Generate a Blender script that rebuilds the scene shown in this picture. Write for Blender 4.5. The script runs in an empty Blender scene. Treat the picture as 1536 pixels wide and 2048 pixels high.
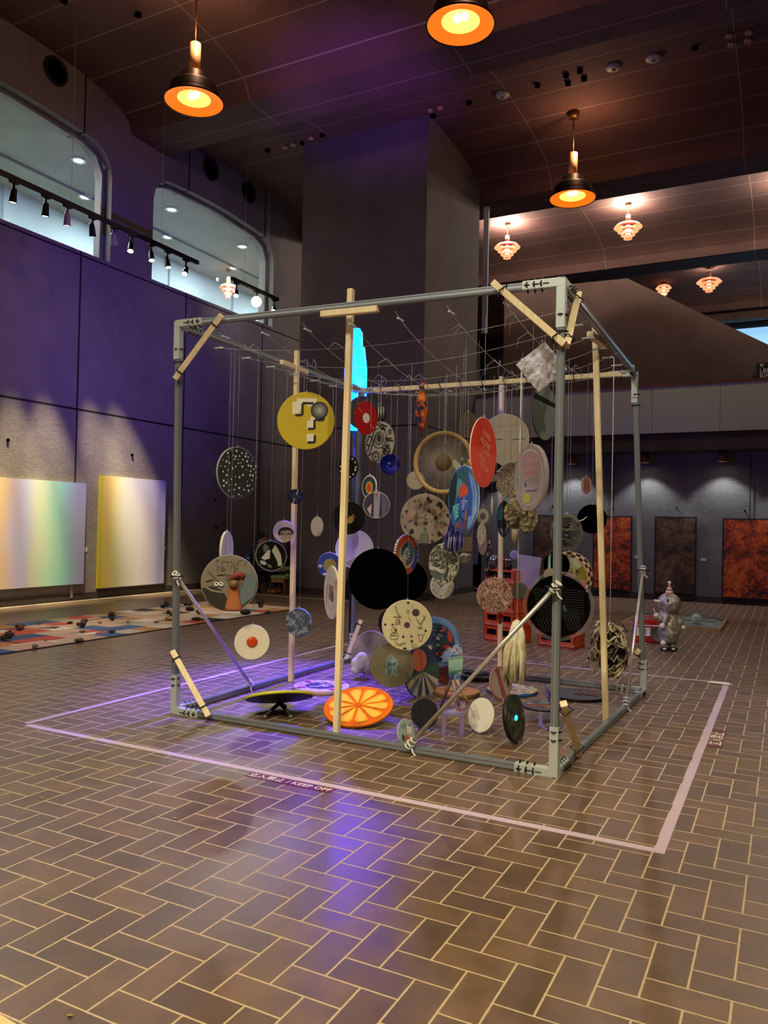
import bpy, bmesh, math, random
from mathutils import Vector as V, Matrix as M
random.seed(7)
S = bpy.context.scene
COL = S.collection
PI = math.pi

# ---------------------------------------------------------------- camera
F, YAW, PITCH, ROLL = 1564.0, 0.476654, 0.0167583, 0.0203435
CP = V((4.16656, -4.60050, 1.48408))
FW = V((-math.sin(YAW) * math.cos(PITCH), math.cos(YAW) * math.cos(PITCH), math.sin(PITCH)))
R0 = V((math.cos(YAW), math.sin(YAW), 0))
U0 = R0.cross(FW)
RT = R0 * math.cos(ROLL) + U0 * math.sin(ROLL)
UP = U0 * math.cos(ROLL) - R0 * math.sin(ROLL)
cd = bpy.data.cameras.new('camera')
cam = bpy.data.objects.new('camera', cd)
COL.objects.link(cam)
m = M((RT, UP, -FW)).transposed().to_4x4()
m.translation = CP
cam.matrix_world = m
cd.sensor_fit = 'HORIZONTAL'
cd.sensor_width = 36.0
cd.lens = F / 1536.0 * 36.0
cd.clip_end = 200
S.camera = cam

# ---------------------------------------------------------------- exposure, world, lights
S.view_settings.view_transform = 'Standard'
S.view_settings.look = 'None'
S.view_settings.exposure = 0.3
S.view_settings.gamma = 1.0
S.view_settings.use_curve_mapping = False
WORLD = 0.02
w = bpy.data.worlds.new('world')
S.world = w
w.use_nodes = True
w.node_tree.nodes['Background'].inputs[0].default_value = (1, .85, .7, 1)
w.node_tree.nodes['Background'].inputs[1].default_value = WORLD
PENDANT_W, PENDANT_COL, PENDANT_ANG = 70, (1, .83, .5), 124
FRONT_W, BEHIND_W, REAR_W = 90, 1150, 80
BLUE_W, BLUE_COL = 330, (.1, .035, 1)
TRACK_W = 2100
DOWN_W = 40
HOOD_W = 330
UP_W = 30


def light(name, kind, loc, energy, color, size=.1, target=None, angle=60, blend=.5):
    l = bpy.data.lights.new(name, kind)
    l.energy = energy
    l.color = color
    if kind == 'AREA':
        l.size = size
    else:
        l.shadow_soft_size = size
    if kind == 'SPOT':
        l.spot_size = math.radians(angle)
        l.spot_blend = blend
    o = bpy.data.objects.new(name, l)
    COL.objects.link(o)
    o.location = loc
    if target is not None:
        o.rotation_euler = (V(target) - V(loc)).to_track_quat('-Z', 'Y').to_euler()
    return o


# exhibition spots on the ceiling track behind and beside the camera, aimed at the hanging discs
light('exhibit_spot', 'SPOT', (6.5, -5.5, 7.6), 720, (1, .94, .78), .12, (1.6, 1.2, 1.2), 40, .6)
light('exhibit_spot', 'SPOT', (1.5, -6.5, 7.8), 720, (1, .94, .78), .12, (1.4, 1.4, 1.0), 40, .6)
light('exhibit_spot', 'SPOT', (8.0, 3.0, 7.8), 260, (1, .82, .56), .12, (2.2, 3.0, .5), 60, .6)


light('exhibit_spot', 'SPOT', (3.2, -5.0, 8.0), 620, (1, .86, .55), .04, (1.16, .85, .08), 5.2, .35)


# ---------------------------------------------------------------- pixels to points
def ray(x, y):
    return FW + RT * ((x - 768) / F) - UP * ((y - 1024) / F)


def onz(x, y, z=0.0):
    d = ray(x, y)
    return CP + d * ((z - CP.z) / d.z)


def onx(x, y, X):
    d = ray(x, y)
    return CP + d * ((X - CP.x) / d.x)


def ony(x, y, Y):
    d = ray(x, y)
    return CP + d * ((Y - CP.y) / d.y)


def at(x, y, depth):
    return CP + ray(x, y) * depth


# ---------------------------------------------------------------- materials
def lin(h):
    if not isinstance(h, str):
        return tuple(h)[:3]
    h = h.lstrip('#')
    c = [int(h[i:i + 2], 16) / 255 for i in (0, 2, 4)]
    return tuple(v / 12.92 if v <= .04045 else ((v + .055) / 1.055) ** 2.4 for v in c)


MC = {}


def mat(color, rough=.6, metal=0.0, trans=0.0, ior=1.45, emit=None, es=0.0, alpha=1.0, coat=0.0, spec=.5):
    key = ('p', color, rough, metal, trans, ior, emit, es, alpha, coat, spec)
    if key in MC:
        return MC[key]
    a = bpy.data.materials.new('paint')
    a.use_nodes = True
    b = a.node_tree.nodes['Principled BSDF']
    b.inputs['Base Color'].default_value = lin(color) + (1,)
    b.inputs['Roughness'].default_value = rough
    b.inputs['Metallic'].default_value = metal
    b.inputs['Transmission Weight'].default_value = trans
    b.inputs['IOR'].default_value = ior
    b.inputs['Alpha'].default_value = alpha
    b.inputs['Coat Weight'].default_value = coat
    b.inputs['Specular IOR Level'].default_value = spec
    if emit:
        b.inputs['Emission Color'].default_value = lin(emit) + (1,)
        b.inputs['Emission Strength'].default_value = es
    MC[key] = a
    return a


class NT:
    """small node-tree writer"""

    def __init__(s, name):
        s.m = bpy.data.materials.new(name)
        s.m.use_nodes = True
        s.t = s.m.node_tree
        s.b = s.t.nodes['Principled BSDF']

    def n(s, kind, **kw):
        x = s.t.nodes.new(kind)
        for k, v in kw.items():
            setattr(x, k, v)
        return x

    def l(s, a, b):
        s.t.links.new(a, b)

    def val(s, sock, v):
        if isinstance(v, (int, float)):
            sock.default_value = v
        elif isinstance(v, tuple):
            sock.default_value = v
        else:
            s.l(v, sock)

    def math(s, op, a, b=0.0, c=0.0):
        x = s.n('ShaderNodeMath', operation=op)
        s.val(x.inputs[0], a)
        s.val(x.inputs[1], b)
        s.val(x.inputs[2], c)
        return x.outputs[0]

    def coords(s, kind='Object'):
        return s.n('ShaderNodeTexCoord').outputs[kind]

    def sep(s, v):
        x = s.n('ShaderNodeSeparateXYZ')
        s.l(v, x.inputs[0])
        return x.outputs

    def noise(s, scale, vec=None, detail=4.0, rough=.6, dist=0.0):
        x = s.n('ShaderNodeTexNoise')
        x.inputs['Scale'].default_value = scale
        x.inputs['Detail'].default_value = detail
        x.inputs['Roughness'].default_value = rough
        x.inputs['Distortion'].default_value = dist
        if vec is not None:
            s.l(vec, x.inputs['Vector'])
        return x

    def ramp(s, fac, stops, interp='LINEAR'):
        x = s.n('ShaderNodeValToRGB')
        cr = x.color_ramp
        cr.interpolation = interp
        while len(cr.elements) < len(stops):
            cr.elements.new(.5)
        for e, (p, c) in zip(cr.elements, stops):
            e.position = p
            e.color = lin(c) + (1,)
        s.l(fac, x.inputs[0])
        return x.outputs[0]

    def mix(s, fac, a, b, blend='MIX'):
        x = s.n('ShaderNodeMix', data_type='RGBA', blend_type=blend)
        s.val(x.inputs[0], fac)
        for i, v in ((6, a), (7, b)):
            if isinstance(v, (str, tuple)):
                x.inputs[i].default_value = lin(v) + (1,)
            else:
                s.l(v, x.inputs[i])
        return x.outputs[2]

    def bump(s, h, strength=.3, dist=.02):
        x = s.n('ShaderNodeBump')
        x.inputs['Strength'].default_value = strength
        x.inputs['Distance'].default_value = dist
        s.l(h, x.inputs['Height'])
        s.l(x.outputs[0], s.b.inputs['Normal'])

    def out(s, color, rough=.6, metal=0.0):
        s.val(s.b.inputs['Base Color'], color) if not isinstance(color, str) else s.val(s.b.inputs['Base Color'], lin(color) + (1,))
        s.val(s.b.inputs['Roughness'], rough)
        s.b.inputs['Metallic'].default_value = metal
        return s.m


def blotch(name, stops, scale=6, rough=.6, interp='LINEAR', detail=3, dist=0.0, bump=0.0, kind='Object', metal=0.0):
    key = (name, tuple(stops), scale, rough, interp, detail, dist, bump)
    if key in MC:
        return MC[key]
    t = NT(name)
    n = t.noise(scale, t.coords(kind), detail, .6, dist)
    c = t.ramp(n.outputs[0], stops, interp)
    if bump:
        t.bump(n.outputs[0], bump, .02)
    MC[key] = t.out(c, rough, metal)
    return MC[key]


def cells(name, cols, scale=6, rough=.6, bump=0.0):
    """flat patches of colour, a voronoi mosaic"""
    t = NT(name)
    v = t.n('ShaderNodeTexVoronoi')
    v.inputs['Scale'].default_value = scale
    t.l(t.coords(), v.inputs['Vector'])
    r = t.sep(v.outputs['Color'])[0]
    c = t.ramp(r, [(i / len(cols), k) for i, k in enumerate(cols)], 'CONSTANT')
    if bump:
        t.bump(v.outputs['Distance'], bump, .02)
    return t.out(c, rough)


def concrete(name, base, dark, lines_x=(), lines_y=(), lines_z=(), rough_below=None, bump=.35):
    t = NT(name)
    co = t.coords()
    s = t.sep(co)
    n1 = t.noise(1.3, co, 5)
    n2 = t.noise(38, co, 6, .7)
    n3 = t.noise(9, co, 4, .7)
    f = t.math('ADD', t.math('MULTIPLY', n1.outputs[0], .5), t.math('MULTIPLY', n2.outputs[0], .5))
    c = t.ramp(f, [(.3, dark), (.68, base)])
    line = None
    for i, ls in ((0, lines_x), (1, lines_y), (2, lines_z)):
        for p, wd in ls:
            d = t.math('LESS_THAN', t.math('ABSOLUTE', t.math('SUBTRACT', s[i], p)), wd)
            line = d if line is None else t.math('MAXIMUM', line, d)
    h = t.math('ADD', n2.outputs[0], n3.outputs[0])
    if rough_below is not None:
        k = t.math('LESS_THAN', s[2], rough_below)
        h = t.math('MULTIPLY', h, t.math('ADD', t.math('MULTIPLY', k, .85), .15))
    if line is not None:
        c = t.mix(line, c, '#1c1512')
        h = t.math('SUBTRACT', h, t.math('MULTIPLY', line, 1.5))
    t.bump(h, bump, .05)
    return t.out(c, .9)


def floor_mat():
    t = NT('brick_paver')
    co = t.coords()
    s = t.sep(co)
    wx, wy = .1325, .128
    u = t.math('DIVIDE', t.math('SUBTRACT', s[0], 3.761), wx)
    v = t.math('DIVIDE', t.math('ADD', s[1], 1.602), wy)
    i, j = t.math('FLOOR', u), t.math('FLOOR', v)
    fu, fv = t.math('SUBTRACT', u, i), t.math('SUBTRACT', v, j)
    k = t.math('FLOORED_MODULO', t.math('ADD', t.math('SUBTRACT', i, j), 1.0), 4.0)
    is_ = [t.math('COMPARE', k, float(q), .1) for q in range(4)]
    big = 9.0
    dl = t.math('ADD', fu, t.math('MULTIPLY', is_[1], big))
    dr = t.math('ADD', t.math('SUBTRACT', 1.0, fu), t.math('MULTIPLY', is_[0], big))
    db = t.math('ADD', fv, t.math('MULTIPLY', is_[2], big))
    dt = t.math('ADD', t.math('SUBTRACT', 1.0, fv), t.math('MULTIPLY', is_[3], big))
    d = t.math('MINIMUM', t.math('MINIMUM', dl, dr), t.math('MINIMUM', db, dt))
    nz = t.noise(30, co, 3)
    d = t.math('ADD', d, t.math('MULTIPLY', t.math('SUBTRACT', nz.outputs[0], .5), .03))
    mr = t.n('ShaderNodeMapRange')
    mr.inputs[1].default_value, mr.inputs[2].default_value = FLOOR_G0, FLOOR_G1
    t.l(d, mr.inputs[0])
    brick = mr.outputs[0]
    bi = t.math('SUBTRACT', i, is_[1])
    bj = t.math('SUBTRACT', j, is_[2])
    cx = t.n('ShaderNodeCombineXYZ')
    t.l(bi, cx.inputs[0])
    t.l(bj, cx.inputs[1])
    wn = t.n('ShaderNodeTexWhiteNoise', noise_dimensions='2D')
    t.l(cx.outputs[0], wn.inputs['Vector'])
    c1 = t.ramp(wn.outputs['Value'], [(0, FLOOR_A), (.5, FLOOR_B), (1, FLOOR_C)])
    n2 = t.noise(7, co, 5, .65)
    c2 = t.mix(.55, c1, t.ramp(n2.outputs[0], [(.3, '#5c4c42'), (.7, '#b8a593')]), 'OVERLAY')
    n3 = t.noise(150, co, 2)
    c2 = t.mix(.25, c2, t.ramp(n3.outputs[0], [(.35, '#40342c'), (.7, '#a8927c')]), 'SOFT_LIGHT')
    c = t.mix(brick, GROUT, c2)
    n4 = t.noise(1.1, co, 4)
    r = t.math('ADD', t.math('MULTIPLY', n2.outputs[0], .16), t.math('MULTIPLY', n4.outputs[0], .12))
    r = t.math('ADD', r, FLOOR_R)
    r = t.math('ADD', r, t.math('MULTIPLY', t.math('SUBTRACT', 1.0, brick), .3))
    h = t.math('ADD', t.math('MULTIPLY', brick, 1.0), t.math('MULTIPLY', n2.outputs[0], .25))
    t.bump(h, .22, .006)
    return t.out(c, r)


FLOOR_A, FLOOR_B, FLOOR_C = '#6a594a', '#736050', '#806a54'
GROUT = '#b8a384'
FLOOR_R = .24
FLOOR_G0, FLOOR_G1 = .02, .036


def ceiling_mat():
    t = NT('ceiling_concrete')
    co = t.coords()
    s = t.sep(co)
    n1, n2 = t.noise(.8, co, 4), t.noise(24, co, 5, .7)
    f = t.math('ADD', t.math('MULTIPLY', n1.outputs[0], .6), t.math('MULTIPLY', n2.outputs[0], .4))
    c = t.ramp(f, [(.3, '#47302a'), (.7, '#6b4a3e')])
    y = t.math('FLOORED_MODULO', t.math('ADD', s[1], .2), .82)
    ln = t.math('LESS_THAN', y, .022)
    x = t.math('LESS_THAN', t.math('FLOORED_MODULO', t.math('ADD', s[0], .6), 3.9), .018)
    c = t.mix(t.math('MULTIPLY', t.math('MAXIMUM', ln, x), .3), c, '#cdbba4')
    t.bump(t.math('ADD', n2.outputs[0], t.math('MULTIPLY', ln, .6)), .3, .03)
    return t.out(c, .85)


def wood(name='pine', a='#dcc492', b='#f0deb4'):
    if name in MC:
        return MC[name]
    t = NT(name)
    mp = t.n('ShaderNodeMapping')
    mp.inputs['Scale'].default_value = (14, 14, 1.2)
    t.l(t.coords(), mp.inputs[0])
    n = t.noise(3, mp.outputs[0], 4, .6, .6)
    MC[name] = t.out(t.ramp(n.outputs[0], [(.3, a), (.7, b)]), .65)
    return MC[name]


def clear(name, tint, rough=.05, opacity=.25):
    """clear plastic or glass: part see-through, part glossy sheet"""
    key = ('clear', tint, rough, opacity)
    if key in MC:
        return MC[key]
    t = NT(name)
    tr = t.n('ShaderNodeBsdfTransparent')
    tr.inputs[0].default_value = tuple(.6 + .4 * v for v in lin(tint)) + (1,)
    mx = t.n('ShaderNodeMixShader')
    fr = t.n('ShaderNodeLayerWeight')
    fr.inputs[0].default_value = .35
    f = t.math('ADD', t.math('MULTIPLY', fr.outputs['Facing'], .5), opacity)
    t.l(f, mx.inputs[0])
    t.l(tr.outputs[0], mx.inputs[1])
    t.out(tint, rough)
    t.l(t.b.outputs[0], mx.inputs[2])
    t.l(mx.outputs[0], t.t.nodes['Material Output'].inputs[0])
    MC[key] = t.m
    return t.m


STEEL = mat('#bcc4ce', .27, .4)  # top rails only, their lit sheen put into the paler colour
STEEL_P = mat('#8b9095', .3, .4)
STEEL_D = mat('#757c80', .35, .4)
ZINC = mat('#c3cbc6', .4, .35)
CHROME = mat('#c9c4b8', .28, .6)
TIE = mat('#0d0c0b', .5)
ROPE = mat('#d9d6cb', .8)
WIRE = mat('#b9b5ae', .4, .3)
STRING = mat('#8f8d94', .45)
WOOD = wood()
BLACK = mat('#0a0a0a', .5)
MATTE_BLACK = mat('#030303', 1.0, spec=0.0)
WHITE = mat('#e8e4da', .6)
ACRYL = clear('clear_acrylic', '#d8d4e6', .05, .22)
GLASS = clear('window_glass', '#cfd8d8', .02, .03)


# ---------------------------------------------------------------- mesh builder
class MB:
    def __init__(s):
        s.bm = bmesh.new()
        s.mats = []
        s.mi = 0

    def use(s, material):
        if material not in s.mats:
            s.mats.append(material)
        s.mi = s.mats.index(material)
        return s

    def _set(s, fs):
        for f in fs:
            f.material_index = s.mi

    def face(s, pts):
        try:
            f = s.bm.faces.new([s.bm.verts.new(p) for p in pts])
            f.material_index = s.mi
            return f
        except ValueError:
            return None

    def box(s, c, size, rot=None, bevel=0.0):
        mt = M.Translation(V(c)) @ (rot.to_4x4() if rot else M()) @ M.Diagonal((size[0], size[1], size[2], 1))
        r = bmesh.ops.create_cube(s.bm, size=1, matrix=mt)
        fs = {f for v in r['verts'] for f in v.link_faces}
        s._set(fs)
        if bevel:
            es = {e for v in r['verts'] for e in v.link_edges}
            q = bmesh.ops.bevel(s.bm, geom=list(es), offset=bevel, segments=2, affect='EDGES', clamp_overlap=True)
            s._set(q['faces'])
        return s

    def bx(s, a, b, bevel=0.0):
        a, b = V(a), V(b)
        d = b - a
        return s.box((a + b) / 2, (abs(d.x), abs(d.y), abs(d.z)), None, bevel)

    def beam(s, p, q, wd, h, up=(0, 0, 1), bevel=.002):
        p, q = V(p), V(q)
        z = (q - p).normalized()
        x = V(up).cross(z)
        if x.length < 1e-4:
            x = V((1, 0, 0)).cross(z)
        x.normalize()
        y = z.cross(x)
        return s.box((p + q) / 2, (wd, h, (q - p).length), M((x, y, z)).transposed(), bevel)

    def tube(s, pts, r, n=8, closed=False, cap=True):
        pts = [V(p) for p in pts]
        L = len(pts)
        rs = r if isinstance(r, (list, tuple)) else [r] * L
        rings = []
        prev = None
        for i in range(L):
            if closed:
                d = pts[(i + 1) % L] - pts[i - 1]
            else:
                d = pts[min(i + 1, L - 1)] - pts[max(i - 1, 0)]
            d.normalize()
            if prev is None:
                a = d.orthogonal().normalized()
            else:
                a = prev - d * prev.dot(d)
                a = a.normalized() if a.length > 1e-6 else d.orthogonal().normalized()
            prev = a
            b = d.cross(a)
            rings.append([s.bm.verts.new(pts[i] + (a * math.cos(2 * PI * k / n) + b * math.sin(2 * PI * k / n)) * rs[i]) for k in range(n)])
        for i in range(L if closed else L - 1):
            A, B = rings[i], rings[(i + 1) % L]
            for k in range(n):
                f = s.bm.faces.new((A[k], A[(k + 1) % n], B[(k + 1) % n], B[k]))
                f.material_index = s.mi
                f.smooth = True
        if cap and not closed:
            for ring, rev in ((rings[0], True), (rings[-1], False)):
                f = s.bm.faces.new(ring[::-1] if rev else ring)
                f.material_index = s.mi
        return s

    def lathe(s, prof, n=40, c=(0, 0, 0), rot=None, smooth=True):
        mt = M.Translation(V(c)) @ (rot.to_4x4() if rot else M())
        rings = []
        for r, z in prof:
            if r < 1e-6:
                rings.append([s.bm.verts.new(mt @ V((0, 0, z)))])
            else:
                rings.append([s.bm.verts.new(mt @ V((r * math.cos(2 * PI * k / n), r * math.sin(2 * PI * k / n), z))) for k in range(n)])
        for A, B in zip(rings, rings[1:]):
            for k in range(n):
                k2 = (k + 1) % n
                if len(A) == 1 and len(B) == 1:
                    continue
                if len(A) == 1:
                    q = (A[0], B[k2], B[k])
                elif len(B) == 1:
                    q = (A[k], A[k2], B[0])
                else:
                    q = (A[k], A[k2], B[k2], B[k])
                f = s.bm.faces.new(q)
                f.material_index = s.mi
                f.smooth = smooth
        return s

    def cyl(s, c, r, h, n=40, rot=None):
        return s.lathe([(0, -h / 2), (r, -h / 2), (r, -h / 2), (r, h / 2), (r, h / 2), (0, h / 2)], n, c, rot, False)

    def ball(s, c, r, sub=3, scale=(1, 1, 1), rot=None, jitter=0.0):
        mt = M.Translation(V(c)) @ (rot.to_4x4() if rot else M()) @ M.Diagonal((scale[0], scale[1], scale[2], 1))
        q = bmesh.ops.create_icosphere(s.bm, subdivisions=sub, radius=r, matrix=mt)
        for v in q['verts']:
            if jitter:
                v.co += V([random.uniform(-1, 1) for _ in range(3)]) * jitter
            for f in v.link_faces:
                f.material_index = s.mi
                f.smooth = jitter == 0
        return s

    def prism(s, poly, a, b, axis='x'):
        """polygon (two coords) extruded between a and b along an axis"""
        def P(u, v, t):
            return {'x': (t, u, v), 'y': (u, t, v), 'z': (u, v, t)}[axis]
        n = len(poly)
        A = [s.bm.verts.new(P(u, v, a)) for u, v in poly]
        B = [s.bm.verts.new(P(u, v, b)) for u, v in poly]
        fs = [s.bm.faces.new(A), s.bm.faces.new(B[::-1])]
        for i in range(n):
            fs.append(s.bm.faces.new((A[i], B[i], B[(i + 1) % n], A[(i + 1) % n])))
        s._set(fs)
        return s

    def text(s, body, size, mt, extrude=.0006, shear=0.0, align='CENTER'):
        cu = bpy.data.curves.new('lettering', 'FONT')
        cu.body = body
        cu.size = size
        cu.extrude = extrude
        cu.shear = shear
        cu.align_x = align
        cu.align_y = 'CENTER'
        cu.resolution_u = 3
        o = bpy.data.objects.new('lettering', cu)
        COL.objects.link(o)
        dg = bpy.context.evaluated_depsgraph_get()
        me = bpy.data.meshes.new_from_object(o.evaluated_get(dg))
        bpy.data.objects.remove(o)
        bpy.data.curves.remove(cu)
        n0 = len(s.bm.faces)
        vs = len(s.bm.verts)
        s.bm.from_mesh(me)
        s.bm.verts.ensure_lookup_table()
        s.bm.faces.ensure_lookup_table()
        for v in s.bm.verts[vs:]:
            v.co = mt @ v.co
        for f in s.bm.faces[n0:]:
            f.material_index = s.mi
        bpy.data.meshes.remove(me)
        return s

    def build(s, name, parent=None, fix=True, mod=None):
        if fix:
            bmesh.ops.recalc_face_normals(s.bm, faces=s.bm.faces)
        me = bpy.data.meshes.new(name)
        s.bm.to_mesh(me)
        s.bm.free()
        for a in s.mats:
            me.materials.append(a)
        o = bpy.data.objects.new(name, me)
        COL.objects.link(o)
        if parent:
            o.parent = parent
        return o


def mb(material):
    return MB().use(material)


def tag(o, label=None, cat=None, group=None, kind=None):
    for k, v in (('label', label), ('category', cat), ('group', group), ('kind', kind)):
        if v:
            o[k] = v
    return o


def thing(name, label, cat, loc=(0, 0, 0), rot=None, group=None):
    o = bpy.data.objects.new(name, None)
    o.empty_display_size = .05
    COL.objects.link(o)
    o.matrix_world = M.Translation(V(loc)) @ (rot.to_4x4() if rot else M())
    return tag(o, label, cat, group)


def struct(name, b):
    return tag(b.build(name), kind='structure')


def copy_tree(o, parent=None):
    c = o.copy()
    COL.objects.link(c)
    if parent:
        c.parent = parent
    for ch in list(o.children):
        copy_tree(ch, c)
    return c


def rz(a):
    return M.Rotation(a, 3, 'Z')


# ================================================================ THE SETTING
XL, YB, ZJ = -7.35, 13.08, 3.48
PER, B0, BW, ZS, RISE = 5.87, 6.6, .95, 9.04, .62


def ceil_z(y):
    t = (y - B0) % PER
    if t < BW:
        return ZS
    u = abs((t - BW) / (PER - BW) * 2 - 1)
    return ZS + RISE * max(0, 1 - u ** 2.6) ** (1 / 2.2)


struct('floor', mb(floor_mat()).bx((-13.4, -9, -.1), (13, YB, 0)))
cm = ceiling_mat()
b = mb(cm)
ys = sorted({-9 + i * .12 for i in range(int(37 / .12))} | {B0 + PER * k + e for k in range(-3, 4) for e in (0, BW)})
prof = [(y, ceil_z(y)) for y in ys]
for (y0, z0), (y1, z1) in zip(prof, prof[1:]):
    f = b.face([(XL - .3, y0, z0), (13, y0, z0), (13, y1, z1), (XL - .3, y1, z1)])
for y0 in ():
    pass
bmesh.ops.remove_doubles(b.bm, verts=b.bm.verts, dist=.0005)
struct('ceiling', b)

# left wall: pebbled below, smooth above, arched openings
lw = concrete('left_wall_concrete', '#8f857c', '#6b625c', lines_y=[(y, .02) for y in (-.3, 2.6, 5.44, 8.25, 11.0)],
              lines_z=[(ZJ, .02), (6.30, .015)], rough_below=ZJ)
SILL, TOP = 6.38, 8.56
WINS = [(1.9, 6.12), (7.22, 11.4)]
b = mb(lw).bx((XL - .45, -9, 0), (XL, 26, SILL))
for a, c in ((-9, 1.9), (6.12, 7.22), (11.4, 26)):
    b.bx((XL - .45, a, SILL), (XL, c, 9.9))
for a, c in WINS:
    r = .55
    arc = [(a, TOP - r)] + [(a + r - r * math.cos(t), TOP - r + r * math.sin(t)) for t in (.4, .8, 1.2, PI / 2)]
    mid = [(a + r + (c - a - 2 * r) * k / 6, TOP + .07 * math.sin(PI * k / 6)) for k in range(1, 6)]
    arc2 = [(a + c - y, z) for y, z in arc[::-1]]
    b.prism(arc + mid + arc2 + [(c, 9.9), (a, 9.9)], XL - .45, XL)
struct('wall_left', b)
cb = mat('#3c332d', .8)
struct('baseboard_left', mb(cb).bx((XL, -9, 0), (XL + .03, 13, .13)))
# reveal frame and pane of each arched window
for i, (a, c) in enumerate(WINS):
    pts = [(a + .03, SILL), (a + .03, TOP - .5), (a + .2, TOP - .16), (a + .58, TOP - .03), ((a + c) / 2, TOP + .05),
           (c - .58, TOP - .03), (c - .2, TOP - .16), (c - .03, TOP - .5), (c - .03, SILL)]
    fr = mb(mat('#6d6a5e', .7)).tube([(XL - .2, y, z) for y, z in pts], .045, 6).build('window_%d' % (i + 1))
    tag(fr, kind='structure')
    pane = mb(GLASS).prism([(y, z) for y, z in pts], XL - .21, XL - .2).build('pane', fr)
# upper room seen through the arched windows
pale = mat('#9fb2b8', .8)
struct('wall_beyond_window', mb(pale).bx((-11.3, 0, 4.5), (-11.2, 26, 8.8)))
ug = blotch('grey_plaster', ((.3, '#77776a'), (.7, '#8a897b')), 1.2, .9)
struct('ceiling_beyond_window', mb(ug).bx((-11.3, 0, 8.75), (XL - .46, 26, 8.85)))
struct('floor_beyond_window', mb(ug).bx((-11.3, 0, 4.4), (XL - .46, 26, 4.5)))
struct('trim_1', mb(mat('#4d4f48', .6)).bx((-9.9, 0, 8.7), (-9.86, 26, 8.75)))
for y in (6.6, 9.2, 11.8, 14.6):
    struct('trim_2', mb(mat('#7b8b90', .7)).bx((-11.2, y, 4.5), (-11.17, y + .05, 8.75)))

# back wall under the balcony, balcony, upper hall
bw = concrete('back_wall_concrete', '#84827f', '#5d5b59', bump=.5)
struct('wall_back', mb(bw).bx((-13, YB, 0), (13, YB + .3, 3.16)))
struct('baseboard_back', mb(cb).bx((-2.2, YB - .03, 0), (13, YB, .13)))
fas = concrete('balcony_concrete', '#4f4741', '#352e2a')
struct('floor_balcony', mb(fas).bx((-2.25, 12.36, 3.14), (13, 26, 3.5)))
pw = mb(mat('#abb49e', .35))
for k in range(12):
    pw.bx((-2.25 + k * 1.3, 12.3, 3.5), (-2.25 + k * 1.3 + 1.292, 12.36, 4.46))
struct('wall_parapet', pw)
struct('trim_3', mb(mat('#6a4024', .4)).bx((-2.25, 12.27, 4.46), (13, 12.4, 4.5)))
br = concrete('stair_concrete', '#5a4638', '#40312a')
struct('wall_stair', mb(br).prism([(-3.2, 3.5), (-3.2, 8.36), (.26, 8.27), (4.6, 5.62), (9, 3.5)], 17, 17.3, 'y'))
struct('wall_upper_back', mb(br).bx((-7.3, 26, 0), (13, 26.2, 9.8)))
struct('trim_4', mb(br).bx((-3, 24.5, 8.75), (13, 24.9, 9.1)))
w3 = tag(mb(mat('#8fbfe6', .5, emit='#8cc0ea', es=.95)).bx((1.2, 25.9, 5.2), (9, 25.98, 8.75)).build('window_3'), kind='structure')
struct('wall_right', mb(br).bx((13, -9, 0), (13.2, 26, 9.8)))
struct('wall_front', mb(br).bx((-7.8, -9.2, 0), (13, -9, 9.8)))
pil = concrete('pillar_concrete', '#736a62', '#544d48', lines_z=[(ZJ, .018)], rough_below=ZJ)
PX0, PX1, PY0, PY1 = -5.18, -2.25, 9.4, 12.34
struct('wall_pillar', mb(pil).bx((PX0, PY0, 0), (PX1, PY1, 9.75)))
struct('baseboard_pillar', mb(cb).bx((PX0 - .02, PY0 - .03, 0), (PX1 + .03, PY1, .13)))
struct('wall_panel', mb(mat('#aebab2', .6)).bx((-2.25, 12.62, 6.02), (-2.13, 12.68, 9.0)).use(MATTE_BLACK).bx((-2.25, 12.62, 4.6), (-2.13, 12.68, 6.02)))
# white line on the floor along the left wall
struct('trim_5', mb(mat('#cfc6b8', .6)).bx((XL + .1, -9, 0), (XL + .14, 8.6, .004)).bx((XL + .1, 8.56, 0), (-3.2, 8.6, .004)).bx((-3.24, 8.6, 0), (-3.2, 9.3, .004)))


# ================================================================ LAMPS
BRASS = mat('#6b4a2a', .35, .7)
COPPER = mat('#c8986a', .5, .2)
GLOW = mat('#ff8a2a', .5, emit='#ff6a10', es=1.05)
GLOW2 = mat('#ffcf70', .5, emit='#ffb040', es=2.2)
BULB = mat('#fff2c8', .5, emit='#ffe9b0', es=7.0)
DARKB = mat('#2a1c12', .45, .5)


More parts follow.
